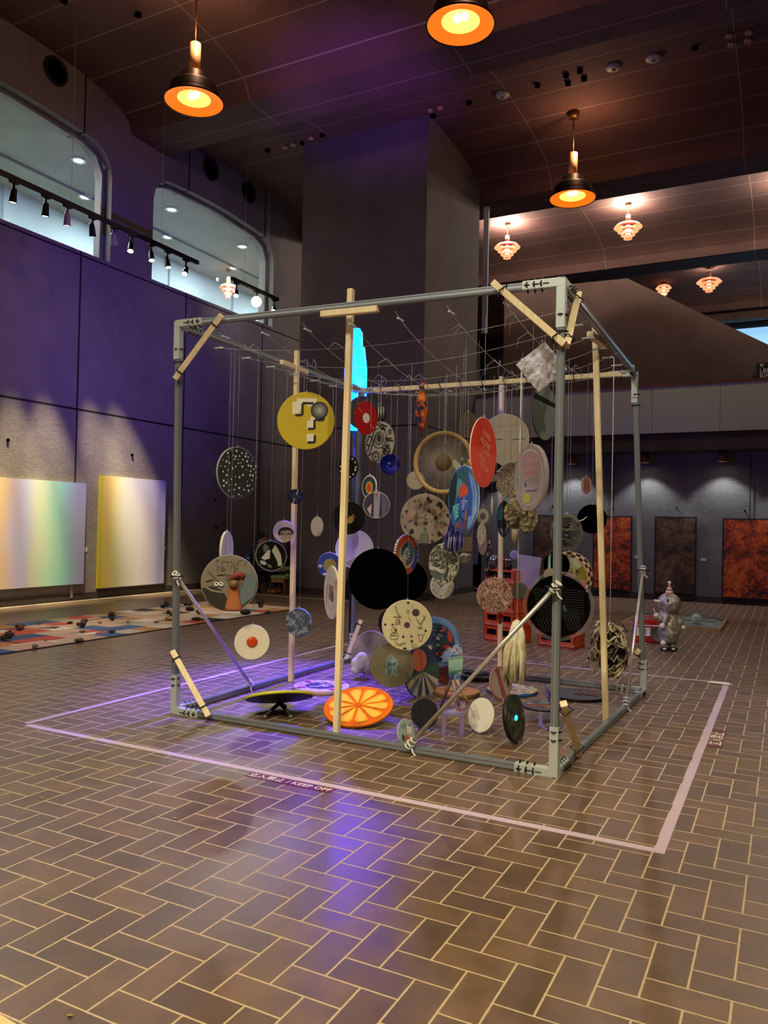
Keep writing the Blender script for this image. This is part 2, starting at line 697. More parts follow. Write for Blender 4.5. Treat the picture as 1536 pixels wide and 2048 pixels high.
def pendant(loc, label, D=.9):
    t = thing('pendant_lamp', label, 'lamp', loc, None, 'round copper hall pendants')
    r = D / 2
    mb(DARKB).lathe([(.16, .42), (.2, .42), (.2, .3), (.3, .28), (.36, .22), (.37, .12), (r, .02), (r + .004, 0), (r - .01, .0), (.36, .1)], 48).build('shade', t)
    mb(GLOW).lathe([(r - .008, .004), (.33, .05), (.25, .055)], 48).use(GLOW2).lathe([(.25, .055), (.24, .09), (.2, .2), (0, .23)], 48).build('inner_reflector', t)
    mb(COPPER).lathe([(0, .9), (.085, .9), (.085, .42), (0, .42)], 28).build('neck', t)
    top = ceil_z(loc[1]) - loc[2]
    mb(BRASS).tube([(0, 0, .9), (0, 0, top - .02)], .012, 8).build('stem', t)
    mb(BRASS).lathe([(0, top), (.11, top), (.1, top - .12), (0, top - .12)], 20).build('ceiling_canopy', t)
    for s in (-.05, .05):
        mb(BULB).ball((s, 0, .11), .055, 2).build('bulb', t)
    l = light('lamp_and_fill_light', 'SPOT', (0, 0, 0), PENDANT_W, PENDANT_COL, .3, None, PENDANT_ANG, .5)
    l.location = V(loc) - V((0, 0, .03))
    l.data.energy = REAR_W if loc[1] > 8 else PENDANT_W
    light('lamp_up_leak', 'POINT', V(loc) + V((.2, -.1, .98)), UP_W, (1, .55, .32), .05)
    return t


for (x, y), lb in zip([(388, 205), (921, 52), (1145, 398)],
                      ['copper pendant lamp glowing orange, nearest the arched windows on the left', 'largest glowing orange pendant lamp, cut by the top of the picture centre', 'copper pendant lamp with long stem, in front of the lit balcony ceiling']):
    D = .9
    wpx = {388: 118, 921: 138, 1145: 92}[x]
    p = at(x, y, F * D / wpx)
    pendant(p, lb)
for p, q in [((4.7, 4.6, 7.95), PENDANT_W), ((8.9, 4.6, 7.95), PENDANT_W), ((4.7, 10.4, 7.95), REAR_W), ((.3, -1.4, 7.95), FRONT_W), ((4.6, -1.4, 7.95), FRONT_W), ((-3.95, -1.4, 7.95), 420), ((.3, -7.2, 7.95), BEHIND_W), ((4.6, -7.2, 7.95), BEHIND_W), ((8.9, -1.4, 7.95), FRONT_W)]:
    l = light('lamp_and_fill_light', 'SPOT', p, q, PENDANT_COL, .3, (p[0], p[1], 0), PENDANT_ANG, .5)

light('lamp_and_fill_light', 'SPOT', (2.6, -4.4, 7.95), 1150, PENDANT_COL, .3, (2.6, -4.4, 0), 66, 1)  # extra fill spot off the pendant grid, added to brighten the near floor

PINK = mat('#e8a58a', .5, emit='#ff9a6a', es=1.0)
PINKD = mat('#a85a40', .5, emit='#c8603a', es=.5)
PGLOW = mat('#fff0d8', .5, emit='#ffe6c4', es=2.4)


def tiered(loc, top, label, D=.7, power=0):
    t = thing('tiered_pendant_lamp', label, 'lamp', loc, None, 'tiered pendants of the upper floor')
    r = D / 2
    for k, (rr, z) in enumerate(((1, .1), (.74, 0), (.5, -.1), (.3, -.19))):
        mb(PINK).lathe([(r * rr, z), (r * rr * .8, z + .07), (r * rr * .55, z + .1)], 36).use(PINKD).lathe([(r * rr * .54, z + .1), (r * rr * .54, z + .02)], 36).build('shade_tier', t)
    mb(PGLOW).lathe([(0, .16), (.06, .14), (.06, -.12), (0, -.16)], 20).build('bulb', t)
    mb(COPPER).lathe([(0, .42), (.05, .42), (.07, .2), (0, .2)], 16).build('cap', t)
    mb(BRASS).tube([(0, 0, .4), (0, 0, top - loc[2])], .012, 6).build('cord', t)
    mb(BRASS).lathe([(0, top - loc[2]), (.08, top - loc[2]), (.07, top - loc[2] - .08), (0, top - loc[2] - .08)], 14).build('ceiling_canopy', t)
    if power:
        l = light('tier_light', 'POINT', V(loc) + V((0, 0, .5)), power, (1, .86, .76), .06)
    return t


for (x, y, Y, D, lb, pw_) in [(1256, 463, 15.4, .69, 'nearest tiered pink pendant lamp below a ring of light on the ceiling', 230),
                              (1418, 571, 21.3, .74, 'tiered pink pendant lamp beyond the stair wall, right of centre', 170),
                              (1327, 583, 22.3, .5, 'small tiered pendant half hidden by the sloping stair wall', 40)]:
    p = ony(x, y, Y)
    tiered(p, ceil_z(Y) if Y < 22 else ceil_z(Y), lb, D, pw_)
p = ony(952, 425, 15.4)
tiered(V((-2.6, 15.4, 8.9)), ceil_z(15.4), 'tiered pendant lamp hidden behind the concrete pillar', .69, 230)
light('tier_light', 'POINT', (4.4, 15.4, 9.3), 230, (1, .86, .76), .06)
light('tier_light', 'POINT', (5.6, 21.3, 9.3), 170, (1, .86, .76), .06)
p = onz(456, 583, 8.0)
p = CP + ray(456, 583) * ((-10.2 - CP.x) / ray(456, 583).x)  # lamp added behind the pane to stand for a reflected one
tiered(p, 8.75, 'small tiered pink pendant lamp standing in for a reflection in the farther arched window', .5, 0)

LED = mat('#ffffff', .5, emit='#eef6ff', es=14)
for k, (x, y) in enumerate([(157, 322), (170, 395), (343, 420), (335, 475), (485, 494), (468, 537)]):
    p = onz(x, y, 8.72)
    d = thing('recessed_downlight', ['left window downlight, upper of the two', 'left window downlight, lower of the two', 'farther window downlight at its upper left', 'farther window downlight at its left, second down', 'farther window downlight at its right side', 'farther window downlight at its right, lowest'][k], 'downlight', p, None, 'downlights beyond the arched windows')
    mb(ZINC).lathe([(.1, 0), (.15, 0), (.15, .03), (.1, .03)], 24).build('bezel', d)
    mb(LED).lathe([(0, .01), (.1, .01), (.1, .03), (0, .03)], 20).build('lens', d)
for p in ((-9.3, 5, 8.6), (-9.3, 9, 8.6), (-9.3, 12.5, 8.6), (-9.3, 16, 8.6)):
    light('upper_room_light', 'AREA', p, HOOD_W, (.9, .97, 1), 1.4, (p[0] - .6, p[1], 0))

# ceiling track with spotlights
TR = mat('#1b1512', .5, .3)
HEADB, HEADW = mat('#15130f', .45, .3), mat('#9c8f7c', .5, .2)
LENS = mat('#ffffff', .4, emit='#fff3d6', es=9)
LENS_HOT = mat('#ffffff', .4, emit='#fff4d8', es=60)
TX, TZ = -6.3, 6.62
p0, p1, p2, p3 = (onx(0, 345, TX), onx(396, 526, TX), onx(464, 553, TX), onx(556, 605, TX))


def track(y0, y1, label):
    t = thing('lighting_track', label, 'light track', (TX, (y0 + y1) / 2, TZ))
    h = (y1 - y0) / 2
    mb(TR).bx((-.03, -h, -.035), (.03, h, .035)).build('rail', t)
    n = 3 if h > 1.2 else 2
    for k in range(n):
        y = -h + h * 2 * (k + .5) / n
        mb(WIRE).tube([(0, y, .03), (0, y, ceil_z(y + t.location.y) - TZ)], .0035, 5).build('suspension_wire', t)


track(1.2, p1.y, 'long dark lighting track hung before the arched windows')
track(p2.y, p3.y, 'short dark lighting track hung before the concrete pillar')


def spot(px, py, aim, label, pale_=False, hot=False, power=0, flat=False):
    y = onx(px, py, TX).y
    t = thing('track_spotlight', label, 'spotlight', (TX, y, TZ - .035), None, 'spotlights on the hall track')
    hm = HEADW if pale_ else HEADB
    mb(HEADB).bx((-.03, -.07, -.04), (.03, .07, .006)).build('adapter', t)
    mb(HEADB).tube([(0, 0, -.04), (0, 0, -.17)], .018, 8).build('yoke', t)
    c = V((0, 0, -.23))
    d = (V(aim) - V((TX, y, TZ - .27))).normalized()
    R = d.to_track_quat('Z', 'Y').to_matrix()
    hd = mb(hm).lathe([(0, -.11), (.035, -.11), (.045, -.07), (.056, .07), (.06, .1), (.05, .1)], 24, c, R).build('head', t)
    mb(LENS_HOT if hot else LENS).lathe([(0, .088), (.053 if not hot else .11, .088), (.053 if not hot else .11, .094 + .012 * hot), (0, .094 + .012 * hot)], 24, c, R).build('lens', hd)  # hot lens made oversized to stand in for its glare
    if power:
        light('track_light', 'SPOT', V((TX, y, TZ - .27)) + d * .18, power, (1, .86, .58), .05, aim, 21, .9)


spots = [(28, 365, (XL, 3.4, 1.1), 'first track spotlight from the left edge of the picture', 0, TRACK_W),
         (92, 398, (XL, 4.3, 1.0), 'second track spotlight from the left, black and drooping', 0, TRACK_W),
         (135, 415, (XL, 5.1, 1.2), 'pale boxy track spotlight before the left window', 1, TRACK_W),
         (185, 436, (XL, 6.5, 1.2), 'black track spotlight at the right jamb of the left window', 0, TRACK_W),
         (228, 458, (XL, 7.2, 1.2), 'pale track spotlight before the pier between the windows', 1, TRACK_W),
         (262, 474, (-4.4, 3.4, 0), 'black track spotlight before the pier, right of the pale one', 0, TRACK_W * .17),
         (303, 490, (-4.4, 5.2, 0), 'track spotlight at the left jamb of the farther window', 0, TRACK_W * .17),
         (335, 506, (-4.4, 6.4, 0), 'short track spotlight low in the farther window', 0, TRACK_W * .17),
         (372, 520, (-4.4, 2.4, 0), 'last spotlight at the right end of the long track', 0, TRACK_W * .17)]
for a in spots:
    spot(a[0], a[1], a[2], a[3], a[4], False, a[5])
spot(473, 562, (-3.5, 5, 0), 'leftmost spotlight on the short track, black', 0, False, 0)
spot(513, 590, tuple(CP), 'dazzling spotlight on the short track aimed at the camera', 0, True, 0)
spot(548, 604, (-3, 4, 0), 'rightmost spotlight on the short track', 0, False, 0)
light('track_light', 'SPOT', V((TX + .2, onx(513, 590, TX).y, TZ - .35)), 130, (1, .92, .8), .08, (1.4, 1.2, 1.0), 30, .8)

# round vents in the left wall, small ceiling fittings
for k, (x, y) in enumerate([(112, 142), (422, 338), (498, 385)]):
    p = onx(x, y, XL + .02)
    t = thing('round_vent', ['round black vent above the left arched window', 'round black vent above the farther window, left one', 'round black vent above the farther window, right one'][k], 'vent', p, M.Rotation(PI / 2, 3, 'Y'), 'round vents high in the wall')
    mb(mat('#221d1c', .8)).lathe([(.2, -.02), (.2, .03), (.24, .03), (.25, -.02)], 32).build('rim', t)
    mb(MATTE_BLACK).lathe([(0, -.015), (.2, -.015), (.2, -.012), (0, -.012)], 32).build('mouth', t)
for k, (x, y) in enumerate([(1005, 193), (1227, 138), (1307, 120), (1115, 370)]):
    z = 9.62
    p = onz(x, y, 9.6) if k < 3 else ony(1375, 371, 14.2)
    p.z = ceil_z(p.y) - .005
    t = thing('smoke_detector', ['round white ceiling detector left of the long stemmed pendant', 'ribbed white ceiling detector right of the pendant stem', 'round white ceiling detector farthest right', 'white ceiling detector on the lit balcony ceiling'][k], 'detector', p, None, 'ceiling detectors')
    mb(mat('#b5b39c', .5)).lathe([(0, 0), (.13, 0), (.13, -.03), (.08, -.06), (0, -.06)], 28).build('cover', t)
    mb(mat('#5a584e', .5)).lathe([(0, -.06), (.03, -.06), (.03, -.075), (0, -.075)], 14).build('sensor', t)
fit = [(570, 296, 'pale'), (586, 291, 'pale'), (604, 288, 'dark'), (622, 277, 'pale'), (636, 290, 'pale'), (644, 272, 'dark'), (860, 222, 'pale'), (866, 235, 'dark'), (880, 217, 'pale'),
       (1132, 153, 'dark'), (1160, 144, 'dark'), (1168, 161, 'dark'), (1136, 170, 'dark'), (1075, 173, 'dark'), (938, 208, 'dark'), (1390, 98, 'dark'), (1458, 74, 'pale'), (1497, 67, 'pale'), (1462, 92, 'pale'), (1496, 85, 'pale'),
       (128, 6, 'dark'), (276, 33, 'dark'), (535, 303, 'dark')]
where = ['in the cluster above the pillar', 'in the cluster left of the long pendant stem', 'around the long pendant stem', 'in the cluster at the upper right', 'on the dark ceiling at the upper left']
for k, (x, y, c) in enumerate(fit):
    p = onz(x, y, 9.6)
    p.z = ceil_z(p.y)
    wk = 0 if k < 6 or k == 22 else 1 if k < 9 else 2 if k < 15 else 3 if k < 20 else 4
    lb = ('small %s ceiling fitting ' % ('bright' if c == 'pale' else 'dark')) + where[wk]
    o = mb(COPPER if c == 'pale' else MATTE_BLACK).lathe([(0, 0), (.05, 0), (.055, -.05), (.035, -.05), (.03, -.02), (0, -.02)], 16).build('ceiling_fitting')
    o.location = p
    tag(o, lb, 'ceiling fitting', lb)

# cylinder downlights under the balcony
DCYL = mat('#7a5634', .4, .5)
for k, X in enumerate((-1.5, -.11, 1.46, 2.98, 4.5)):
    p = V((X, 12.7, 3.14))
    if k in (1, 2, 3):
        t = thing('cylinder_downlight', ['copper cylinder downlight under the balcony, left of the three', 'middle copper cylinder downlight under the balcony', 'copper cylinder downlight under the balcony, farthest right'][k - 1], 'downlight', p, None, 'cylinder downlights under the balcony')
        mb(DCYL).lathe([(0, 0), (.085, 0), (.1, -.22), (.085, -.22), (.08, -.19)], 24).build('housing', t)
        mb(LENS).lathe([(0, -.2), (.082, -.2), (.082, -.205), (0, -.205)], 20).build('lens', t)
    light('down_light', 'SPOT', p - V((0, 0, .24)), DOWN_W, (.9, .93, 1), .05, (X, 12.8, 0), 105, .45)

# ================================================================ LEFT WALL: canvases, cards
def stripes(name, stops, axis=1, wob=.05):
    t = NT(name)
    co = t.coords()
    s = t.sep(co)
    n = t.noise(1.4, co, 2)
    f = t.math('ADD', s[axis], t.math('MULTIPLY', t.math('SUBTRACT', n.outputs[0], .5), wob * 2))
    return t.out(t.ramp(f, stops), .8)


def canvas(name, y0, y1, z0, z1, stops, side, label):
    t = thing(name, label, 'painting', (XL + .035, (y0 + y1) / 2, (z0 + z1) / 2))
    h, v = (y1 - y0) / 2, (z1 - z0) / 2
    sc = [((p - .5) * 2 * h + .5, c) for p, c in stops]
    tt = NT('soft_bands')
    co = tt.coords()
    s = tt.sep(co)
    n = tt.noise(.9, co, 2)
    f = tt.math('ADD', tt.math('DIVIDE', s[1], 2 * h), .5)
    f = tt.math('ADD', f, tt.math('MULTIPLY', tt.math('SUBTRACT', n.outputs[0], .5), .12))
    mt = tt.out(tt.ramp(f, stops), .8)
    mb(mt).bx((.028, -h, -v), (.03, h, v)).build('painted_front', t)
    mb(mat(side, .8)).bx((-.03, -h, -v), (.0275, h, v)).build('stretcher', t)


canvas('gradient_canvas', 3.0, 5.64, .30, 2.14, [(0, '#d8b888'), (.36, '#d8ba90'), (.44, '#cdbcd2'), (.52, '#c0c2dc'), (.6, '#ccd0b4'), (.68, '#bcd8b4'), (.78, '#a0dcc6'), (.88, '#98bcd0'), (.94, '#a8a6cc'), (1, '#a6a2c6')], '#a6a86a',
       'wide pale rainbow canvas on the left wall, cut by the frame edge')
canvas('gradient_canvas', 5.98, 7.71, .19, 2.31, [(0, '#b3a52c'), (.05, '#c9b350'), (.12, '#d4b46c'), (.2, '#d6cd84'), (.34, '#dcd8c4'), (.6, '#e2dedc'), (.82, '#cdc2da'), (.92, '#a6a4d2'), (1, '#bab8d4')], '#a89a28',
       'narrower white and yellow canvas right of the wide rainbow one')
CARD = mat('#dcd8d0', .7)


def wall_card(p, nrm, w_, h_, label):
    o = mb(CARD)
    if nrm == 'x':
        o.bx((0, -w_ / 2, -h_ / 2), (.006, w_ / 2, h_ / 2))
    else:
        o.bx((-w_ / 2, -.006, -h_ / 2), (w_ / 2, 0, h_ / 2))
    o = o.build('caption_card')
    o.location = p
    tag(o, label, 'card', 'caption cards beside the paintings')


wall_card(onx(169, 1099, XL), 'x', .12, .08, 'white caption card right of the wide rainbow canvas')
wall_card(onx(328, 1096, XL), 'x', .1, .075, 'white caption card right of the narrow yellow canvas')
for k, (x, y) in enumerate([(16, 880), (264, 910), (430, 1000), (432, 1055)]):
    o = mb(MATTE_BLACK).cyl((0, 0, 0), .025, .04, 12, M.Rotation(PI / 2, 3, 'Y')).build('wall_anchor')
    o.location = onx(x, y, XL + .01)
    tag(o, ['dark wall plug above the wide rainbow canvas', 'dark wall plug above the narrow yellow canvas', 'dark wall plug left of the pillar, upper', 'dark wall plug left of the pillar, lower'][k], 'wall plug', 'plugs in the left wall')
o = mb(mat('#8a8378', .5)).bx((0, -.025, 0), (.04, .025, .24)).build('socket_pipe')
o.location = onx(140, 1196, XL)
tag(o, 'short grey socket pipe below the wide rainbow canvas', 'pipe')

# ================================================================ BACK WALL: four dark paintings
def smoky(name, stops, sc):
    t = NT(name)
    co = t.coords()
    a, c2, e = t.noise(1.6, co, 3), t.noise(9, co, 6, .75, .8), t.noise(30, co, 4)
    f = t.math('ADD', t.math('MULTIPLY', a.outputs[0], .4), t.math('MULTIPLY', c2.outputs[0], .45))
    f = t.math('ADD', f, t.math('MULTIPLY', e.outputs[0], .15))
    return t.out(t.ramp(f, stops), .75)


RED_S = [(.38, '#1d1410'), (.45, '#4f1f0e'), (.51, '#ad3a10'), (.56, '#dc6c20'), (.63, '#6b4a2c')]
BRN_S = [(.38, '#140f0e'), (.46, '#33201a'), (.52, '#5a3e26'), (.58, '#7d6246'), (.66, '#3a2c24')]
for k, (x0, x1, z0, z1, st, lb) in enumerate([
        (-1.04, -.2, .2, 1.79, BRN_S, 'dark brown painting on the back wall, behind the steel post'),
        (.32, 1.16, .16, 1.79, RED_S, 'rust red painting behind the right timber post, on back wall'),
        (1.63, 2.47, .15, 1.79, BRN_S, 'dark brown painting on the back wall above the foil figure'),
        (2.97, 3.95, .12, 1.77, RED_S, 'brightest rust red painting, farthest right on the back wall')]):
    t = thing('dark_abstract_painting', lb, 'painting', ((x0 + x1) / 2, YB - .055, (z0 + z1) / 2))
    h, v = (x1 - x0) / 2, (z1 - z0) / 2
    mb(smoky('smoky_paint', st, 1)).bx((-h + .03, -.03, -v + .03), (h - .03, -.026, v - .03)).build('painted_surface', t)
    mb(smoky('dark_edge', [(.35, '#0e0b09'), (.7, '#2a1e18')], 1)).bx((-h, -.026, -v), (h, .03, v)).build('stretcher', t)
    if k in (1, 3):
        for dx in (.38, .42):
            pass
        mb(mat('#2b2a2c', .5)).tube([(.02, 0, v), (.02, 0, 3.1 - (z0 + z1) / 2)], .008, 5).build('hanging_wire', t)
wall_card(ony(1407, 1119, YB), 'y', .1, .06, 'white caption card right of the dark brown painting with the foil figure')
wall_card(ony(1272, 1114, YB), 'y', .06, .06, 'white caption card right of the rust red painting behind timber')
for k, (x, y) in enumerate([(1106, 1013), (1225, 1018), (1353, 1016), (1490, 1022)]):
    o = mb(MATTE_BLACK).tube([(0, 0, 0), (0, -.03, 0), (0, -.05, .02)], .014, 6).build('wall_hook')
    o.location = ony(x, y, YB)
    tag(o, 'black hook above the ' + ['leftmost dark painting', 'rust red painting behind timber', 'dark brown painting by the foil figure', 'brightest red painting'][k], 'hook', 'hooks in the back wall')

# sign on the stair wall, posters by the pillar
p = ony(1530, 742, 16.9)
t = thing('direction_sign', 'black sign with white arrow on the stair wall', 'sign', p)
mb(BLACK).bx((-.2, -.03, -.2), (.5, 0, .2)).build('board', t)
RX = M.Rotation(PI / 2, 4, 'X')
for bx_, bz, tx, sz in ((-.12, .0, 'LBF', .15), (-.12, -.12, 'B2F', .13)):
    sg = mb(mat('#cfc9b8', .6))
    sg.text(tx, sz, M.Translation((bx_, -.034, bz)) @ RX, .001, 0, 'LEFT')
    sg.build('lettering', t)
sg = mb(mat('#cfc9b8', .6))
sg.tube([(-.03, -.034, .08), (-.1, -.034, .16)], .011, 5).tube([(-.1, -.034, .085), (-.1, -.034, .16), (-.02, -.034, .16)], .011, 5)
sg.build('arrow', t)


def poster(x0, y0, x1, y1, color, name, label, cat='paper'):
    a, c = onx(x0, y0, PX1), onx(x1, y1, PX1)
    o = mb(color).bx((PX1 + .001, a.y, min(a.z, c.z)), (PX1 + .008, c.y, max(a.z, c.z))).build(name)
    tag(o, label, cat)


poster(897, 1125, 912, 1147, mat('#a8a89c', .8), 'wall_notice', 'white notice low on the right face of the concrete pillar')
poster(918, 1074, 943, 1103, mat('#a58a62', .8), 'wall_poster', 'tan poster on the right face of the pillar near its far edge')
a = ony(951, 1095, 12.5)
t = thing('banner_stand', 'narrow lavender banner on black stand beside the concrete pillar', 'banner', (a.x + .02, 12.5, 0))
mb(mat('#8d8b9e', .7)).bx((-.1, -.01, .62), (.06, .01, 1.75)).build('banner', t)
bt = mb(mat('#1b2a4a', .6))
for k, ch in enumerate('HSCF'):
    bt.text(ch, .15, M.Translation((-.02, -.014, 1.62 - k * .14)) @ RX @ M.Rotation(PI / 2, 4, 'Z'), .001)
bt.build('lettering', t)
mb(MATTE_BLACK).bx((.06, -.02, 0), (.12, .02, 1.75)).bx((-.1, -.02, .1), (.06, .02, .62)).bx((-.15, -.15, 0), (.2, .15, .03)).build('stand', t)

# speaker and cables on the floor at the pillar
t = thing('floor_speaker', 'black floor speaker at the foot of the pillar behind black disc', 'speaker', (-3.75, 9.1, 0))
mb(BLACK).bx((-.3, -.18, 0), (.35, .18, .34), .01).build('cabinet', t)
mb(mat('#5a5a58', .4)).lathe([(0, 0), (.06, 0), (.06, -.01), (0, -.01)], 20, (-.16, -.185, .22), M.Rotation(PI / 2, 3, 'X')).build('driver', t)
mb(mat('#8a7a2a', .6)).bx((-.2, -.19, .04), (-.1, -.18, .06)).bx((.02, -.19, .05), (.1, -.18, .07)).build('indicator', t)

# ================================================================ FLOOR: tape, stickers, small litter
TAPE = mat('#b9a4b4', .7)
t = thing('floor_tape_outline', 'lilac tape outline on the floor around the steel frame', 'tape', (0, 0, 0))
for nm, (a, c) in {'tape_strip': ((-.65, -.78), (3.68, -.74))}.items():
    mb(TAPE).bx((-.66, -.785, .0), (3.68, -.735, .002)).build('tape_strip', t)
    mb(TAPE).bx((3.63, -.735, .0), (3.68, 3.82, .002)).build('tape_strip', t)
    mb(TAPE).bx((-.72, 3.785, .0), (3.63, 3.82, .002)).build('tape_strip', t)
    mb(TAPE).bx((-.72, -.735, .0), (-.68, 3.785, .002)).build('tape_strip', t)
STICK = mat('#5a1a14', .5)
LETT = mat('#f0e6d8', .6)
a, c = onz(549, 1552), onz(627, 1569)
t = thing('keep_off_sticker', 'dark red keep off sticker on the floor along the front tape', 'sticker', ((a.x + c.x) / 2, -.835, 0))
mb(STICK).bx((-.29, -.04, 0), (.29, .04, .002)).build('backing', t)
mb(LETT).text('立入禁止 / KEEP OFF', .062, M.Translation((0, 0, .0025)), .0003).build('lettering', t)
t = thing('keep_off_sticker', 'dark red keep off sticker on the floor along the right tape', 'sticker', (3.735, 1.52, 0), rz(PI / 2))
mb(STICK).bx((-.26, -.045, 0), (.26, .045, .002)).build('backing', t)
mb(LETT).text('立入禁止', .1, M.Translation((0, 0, .0025)), .0003).build('lettering', t)
t = thing('keep_off_sticker', 'small pale keep off lettering beside the left tape', 'sticker', onz(437, 1352), rz(PI / 2))
mb(mat('#3a3236', .7)).bx((-.26, -.03, 0), (.26, .03, .0015)).build('backing', t)
mb(LETT).text('立入禁止 / KEEP OFF', .055, M.Translation((0, 0, .002)) @ M.Rotation(PI, 4, 'Z'), .0003).build('lettering', t)
t = thing('keep_off_sticker', 'pale keep off lettering beside the back tape, behind the tassel', 'sticker', onz(1072, 1324), rz(PI))
mb(mat('#4a403c', .7)).bx((-.26, -.035, 0), (.26, .035, .0015)).build('backing', t)
mb(LETT).text('立入禁止 / KEEP OFF', .055, M.Translation((0, 0, .002)), .0003).build('lettering', t)
p = onz(1439, 1369)
o = mb(mat('#efe9de', .5)).tube([(-.11, 0, .012), (-.07, 0, .014), (.08, -.01, .014), (.12, -.012, .008)], [.006, .013, .013, .004], 8).build('white_marker')
o.location = p
tag(o, 'white marker lying at the back right corner of the tape', 'marker')
p = onz(140, 2033)
t = thing('fallen_leaf', 'small yellow leaf on the brick floor at the bottom left', 'leaf', p + V((0, 0, .004)), rz(.3))
lf = mb(mat('#a8942e', .6))
lf.face([(-.011, 0, .001), (-.005, -.007, .002), (.005, -.007, .003), (.011, 0, .001), (.005, .006, .0), (-.005, .006, .0)])
lf.build('blade', t)
mb(mat('#7a6a20', .6)).tube([(-.012, 0, .0015), (.018, .001, .0015)], .0006, 5).build('stem', t)
for k, (x, y) in enumerate([(83, 1597), (348, 1638)]):
    o = mb(mat('#b39a52', .6)).tube([(-.012, 0, .003), (0, .003, .005), (.014, 0, .003)], [.001, .004, .001], 6).build('leaf_scrap')
    o.location = onz(x, y)
    tag(o, ['tiny pale leaf scrap on the floor at the far left', 'tiny pale leaf scrap on the floor left of the blue reflection'][k], 'leaf', 'leaf scraps')
q0, q1 = onz(0, 2029, .005), onz(34, 2049, .005)
d = (q1 - q0).normalized()
n = V((-d.y, d.x, 0))
if n.dot(RT) > 0:
    n = -n
o = mb(mat('#d9bd86', .6)).face([q0 - d * .3, q1 + d * .3, q1 + d * .3 + n * .25, q0 - d * .3 + n * .25])
bm_ = mb(mat('#d9bd86', .6))
bm_.prism([((q0 - d * .3).x, (q0 - d * .3).y), ((q1 + d * .3).x, (q1 + d * .3).y), ((q1 + d * .3 + n * .25).x, (q1 + d * .3 + n * .25).y), ((q0 - d * .3 + n * .25).x, (q0 - d * .3 + n * .25).y)], 0, .006, 'z')
tag(bm_.build('pale_board'), 'pale yellow board corner at the bottom left of the picture', 'board')

# patchwork mat with scattered finds
t = thing('patchwork_floor_mat', 'long patchwork floor mat of coloured checks below the canvases', 'mat', (-4.37, 3.55, 0))
hx, hy = .99, 3.3
mb(mat('#2a1e16', .8)).bx((-hx - .01, -hy, 0), (hx + .01, hy, .012)).build('backing', t)
pm = MB()
rnd = random.Random(5)
pal = ['#b89a88', '#b89a88', '#b89a88', '#b89c8c', '#b8a494', '#b0a898', '#c8beb8', '#d2ccc8', '#b4483a', '#b4483a', '#2c4a7a', '#31578c', '#17121a', '#a87a4a', '#96907a']
nx, ny = 6, 20
for i in range(nx):
    for j in range(ny):
        c_ = rnd.choice(pal)
        x0, y0 = -hx + 2 * hx * i / nx, -hy + 2 * hy * j / ny
        pm.use(mat(c_, .75)).bx((x0, y0, .012), (x0 + 2 * hx / nx, y0 + 2 * hy / ny, .0135))
for k in range(16):
    x0, y0 = rnd.uniform(-.8, .6), rnd.uniform(-3, 2.6)
    pm.use(mat(rnd.choice(['#d2ccc8', '#8d8478', '#5a3a3a', '#2c4a7a']), .75))
    if k % 2:
        pm.bx((x0, y0, .0135), (x0 + .05, y0 + .5, .0145)).bx((x0, y0 + .45, .0135), (x0 + .25, y0 + .5, .0145))
    else:
        pm.face([(x0, y0, .0145), (x0 + .2, y0 + .16, .0145), (x0 + .04, y0 + .36, .0145)])
pm.build('patchwork_top', t)
ROCK = [blotch('stone', ((.3, c1), (.7, c2)), 14, .85, bump=.4) for c1, c2 in (('#1f1a16', '#4a4036'), ('#2a221a', '#6b5a44'), ('#3a3028', '#8a7658'), ('#120e0e', '#332a28'), ('#6a5a3a', '#b39a6a'))]
finds = [(12, 1281, .13, 0, 'h'), (22, 1273, .1, 1, 'h'), (38, 1260, .19, 1, 'f'), (46, 1253, .08, 3, 'f'), (80, 1249, .09, 2, 'f'), (140, 1248, .1, 3, 'f'), (163, 1256, .13, 1, 'h'), (167, 1265, .1, 4, 'f'), (171, 1245, .12, 3, 'f'), (157, 1284, .12, 1, 'f'),
         (226, 1266, .11, 0, 'f'), (227, 1241, .14, 0, 'h'), (199, 1247, .07, 4, 'f'), (256, 1246, .07, 2, 'f'), (306, 1222, .07, 4, 'f'), (330, 1217, .15, 3, 'h'), (340, 1233, .13, 1, 'h'), (339, 1240, .12, 4, 'f'), (313, 1246, .08, 2, 'f'), (376, 1212, .17, 3, 'f'), (384, 1222, .2, 3, 'f'), (395, 1228, .17, 0, 'f'), (393, 1241, .17, 3, 'f'), (518, 1215, .17, 3, 'h'), (490, 1229, .2, 3, 'f'), (535, 1227, .15, 0, 'f'), (75, 1296, .12, 2, 'f')]
fl = ['at the mat end nearest the left edge', 'beside the upright one near the left edge', 'long and flat near the left edge', 'small and black behind the long flat one', 'on the olive check left of the wide canvas gap', 'on the blue check near the mat middle', 'upright, standing in the mat middle', 'pale, lying before the upright middle one', 'flat and black behind the upright middle one', 'at the front edge of the mat middle',
      'alone right of the mat middle', 'tall and knotted below the narrow canvas', 'orange, behind the mat middle', 'small, right of the knotted one', 'tiny and orange near the back edge', 'dark, left of the steel post at the back edge', 'brown, just left of the steel post', 'pale yellow, beside the steel post', 'tiny, left of the pale yellow one', 'flat and dark right of the steel post', 'widest dark one right of the steel post', 'twig like, below the widest dark one', 'dark, before the slanting pipe', 'spiky, right of the grey relief disc', 'long and dark below the grey relief disc', 'twig like at the right end of the mat', 'red brown, at the mat front near the left edge']
